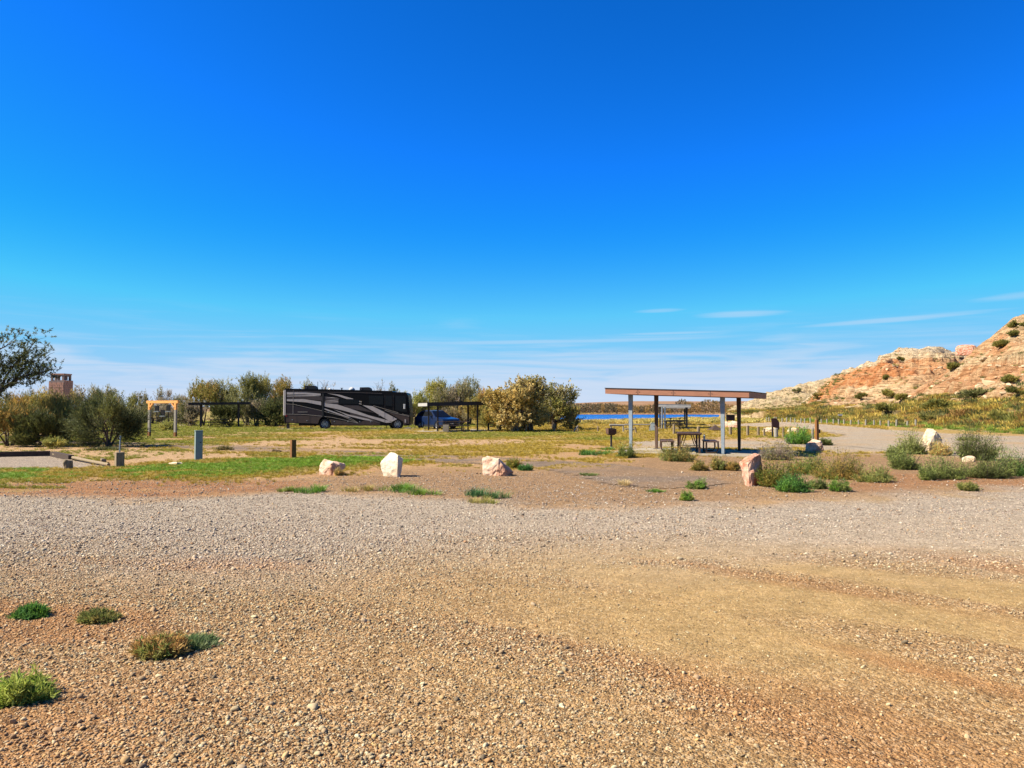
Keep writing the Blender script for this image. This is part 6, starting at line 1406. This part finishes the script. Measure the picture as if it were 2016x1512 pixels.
    for u in (470, 488, 1475, 1765): MB().tube([(X(u), .3, Z(700)), (X(u), .3, .02)], .035, 6).build('jack', MAT_CHROME if u > 1700 else MAT_TRIM, o)
    MB().box((X(172), .3, Z(735)), (.26, .08, .42)).build('mud_flap', MAT_TRIM, o)
    MB().box((X(520), .6, Z(722)), (.1, .3, .2)).build('mud_flap', MAT_TRIM, o)
    MB().box((X(900), 1.25, Z(712)), (8.0, 1.6, .22)).build('chassis', MAT_TRIM, o)
    for k in range(3): MB().bar((X(792 + 14 * k), .1, Z(722)), (X(800 + 22 * k), -.12, .02), .025, .025).build('hookup_hose', MAT_TRIM, o)
    for u, v in ((240, 650), (432, 660), (795, 672), (975, 672), (1130, 674), (1275, 676), (720, 548), (1000, 622), (1390, 592)): MB().box((X(u), -.02, Z(v)), (.09, .014, .07)).build('latch', MAT_CHROME, o)
    return o
motorhome()
o = MB().box((0, 0, .05), (13.2, 4.4, .10)).build('parking_slab', MAT_CONC); o.location = (at(690, 808, 68).x + .3, 68.6, -.06); tag(o, kind='structure')
o = MB().box((0, 0, .05), (9.0, 6.4, .10)).build('parking_slab', MAT_CONC); o.location = (at(890, 808, 65).x, 66.0, -.065); tag(o, kind='structure')
c = at(803, 850, 66.2); o = thing('jack_pad', (c.x, 66.2, 0), 'small pale block and hose under the front corner of the motorhome', 'jack pad'); MB().box((0, 0, .07), (.6, .4, .14)).build('block', MAT_CONC, o, bevel=.01); MB().box((.05, 0, .17), (.4, .3, .06)).build('pad', MAT_GREYWOOD, o)

# ================================================================== CAR
def suv():
    c = at(860, 808, 67.0); o = thing('parked_car', (c.x, 67.0, .03), 'blue compact suv parked behind the dark pavilion, nose toward the lot', 'car', rz=R(-50))
    def arch(cx, r=.37, n=9): return [(cx + r * math.cos(R(180 - 180 * i / n)), .36 + r * math.sin(R(180 - 180 * i / n))) for i in range(n + 1)]
    # x forward, z up, origin mid wheelbase
    lower = [(-2.22, .45), (-2.2, .30), (-1.80, .26)] + arch(-1.35) + [(-.95, .22), (.95, .22)] + arch(1.35) + [(1.85, .24), (2.22, .30), (2.30, .55), (2.26, .80), (2.10, .92), (1.15, 1.06), (.75, 1.10), (-2.05, 1.10), (-2.25, .95)]
    lower = lower[::-1]
    slices(lower, 1.85, [(-.92, .14), (-.88, .06), (-.78, 0), (.78, 0), (.88, .06), (.92, .14)], -2.26, 2.31, 1.13, 'body', MAT_BLUE, o)
    gh = [(-2.12, 1.08), (-1.80, 1.45), (-1.45, 1.62), (-.5, 1.68), (.15, 1.62), (.98, 1.07)]
    n = len(gh); V = []
    for sgn in (-1, 1):
        for x, z in gh: V.append((x, sgn * (.86 - .24 * (z - 1.08) / .6), z))
    F = [tuple(range(n)), tuple(reversed(range(n, 2 * n)))] + [(i, i + n, (i + 1) % n + n, (i + 1) % n) for i in range(n)]
    MB().add(V, F).build('cabin', MAT_BLUE, o)
    def gl(pts, nm='window', sg=-1):
        v = [(x, sg * (.872 - .24 * (z - 1.08) / .6), z) for x, z in pts] + [(x, sg * (.85 - .24 * (z - 1.08) / .6), z) for x, z in pts]; m_ = len(pts)
        MB().add(v, [tuple(range(m_)), tuple(reversed(range(m_, 2 * m_)))] + [(i, i + m_, (i + 1) % m_ + m_, (i + 1) % m_) for i in range(m_)]).build(nm, MAT_GLASS, o)
    for sg in (-1, 1):
        gl([(-1.72, 1.18), (-1.5, 1.42), (-1.2, 1.54), (-.95, 1.56), (-.95, 1.16)], sg=sg); gl([(-.90, 1.16), (-.90, 1.57), (-.2, 1.58), (-.2, 1.14)], sg=sg); gl([(-.13, 1.14), (-.13, 1.58), (.12, 1.54), (.72, 1.14)], sg=sg)
        dr = MB().box((-.1, sg * .925, .72), (.95, .012, .62)).build('door', MAT_BLUE, o); MB().box((-.38, sg * .938, .92), (.2, .02, .035)).build('handle', MAT_TRIM, dr)
        MB().box((0, sg * .915, .32), (1.8, .03, .16)).build('sill_trim', MAT_TRIM, o)
        MB().box((.55, sg * 1.0, 1.12), (.16, .2, .14)).build('mirror', MAT_BLUE, o, bevel=.03)
        h = MB().prism([(1.85, .78), (2.24, .70), (2.22, .82), (1.9, .90)], sg * .70 - .14, sg * .70 + .20).build('headlight', MAT_LAMP, o)
        MB().box((-2.2, sg * .72, .98), (.12, .3, .16)).build('tail_light', MAT_RED, o)
        MB().bar((-1.5, sg * .58, 1.69), (.0, sg * .58, 1.70), .04, .04).build('roof_rail', MAT_TRIM, o)
    a, b_ = Vector((.20, 0, 1.60)), Vector((.98, 0, 1.10)); nrm = Vector((.5, 0, .78)).normalized() * .012
    MB().add([(a.x + nrm.x, -.60, a.z + nrm.z), (b_.x + nrm.x, -.78, b_.z + nrm.z), (b_.x + nrm.x, .78, b_.z + nrm.z), (a.x + nrm.x, .60, a.z + nrm.z), (a.x, -.60, a.z), (b_.x, -.78, b_.z), (b_.x, .78, b_.z), (a.x, .60, a.z)], [(0, 1, 2, 3), (7, 6, 5, 4), (0, 4, 5, 1), (1, 5, 6, 2), (2, 6, 7, 3), (3, 7, 4, 0)]).build('windscreen', MAT_GLASS, o)
    MB().box((2.27, 0, .66), (.1, 1.0, .20)).build('grille', MAT_TRIM, o); MB().box((2.26, 0, .36), (.12, 1.3, .14)).build('bumper_intake', MAT_TRIM, o); MB().box((2.325, 0, .52), (.02, .32, .1)).build('number_plate', MAT_WHITE, o)
    for sg in (-1, 1):
        for x in (-1.35, 1.35): wheel(o, x, sg * .80, .33, .345, .23 * (1 if sg < 0 else -1), MAT_CHROME, 5)
suv()
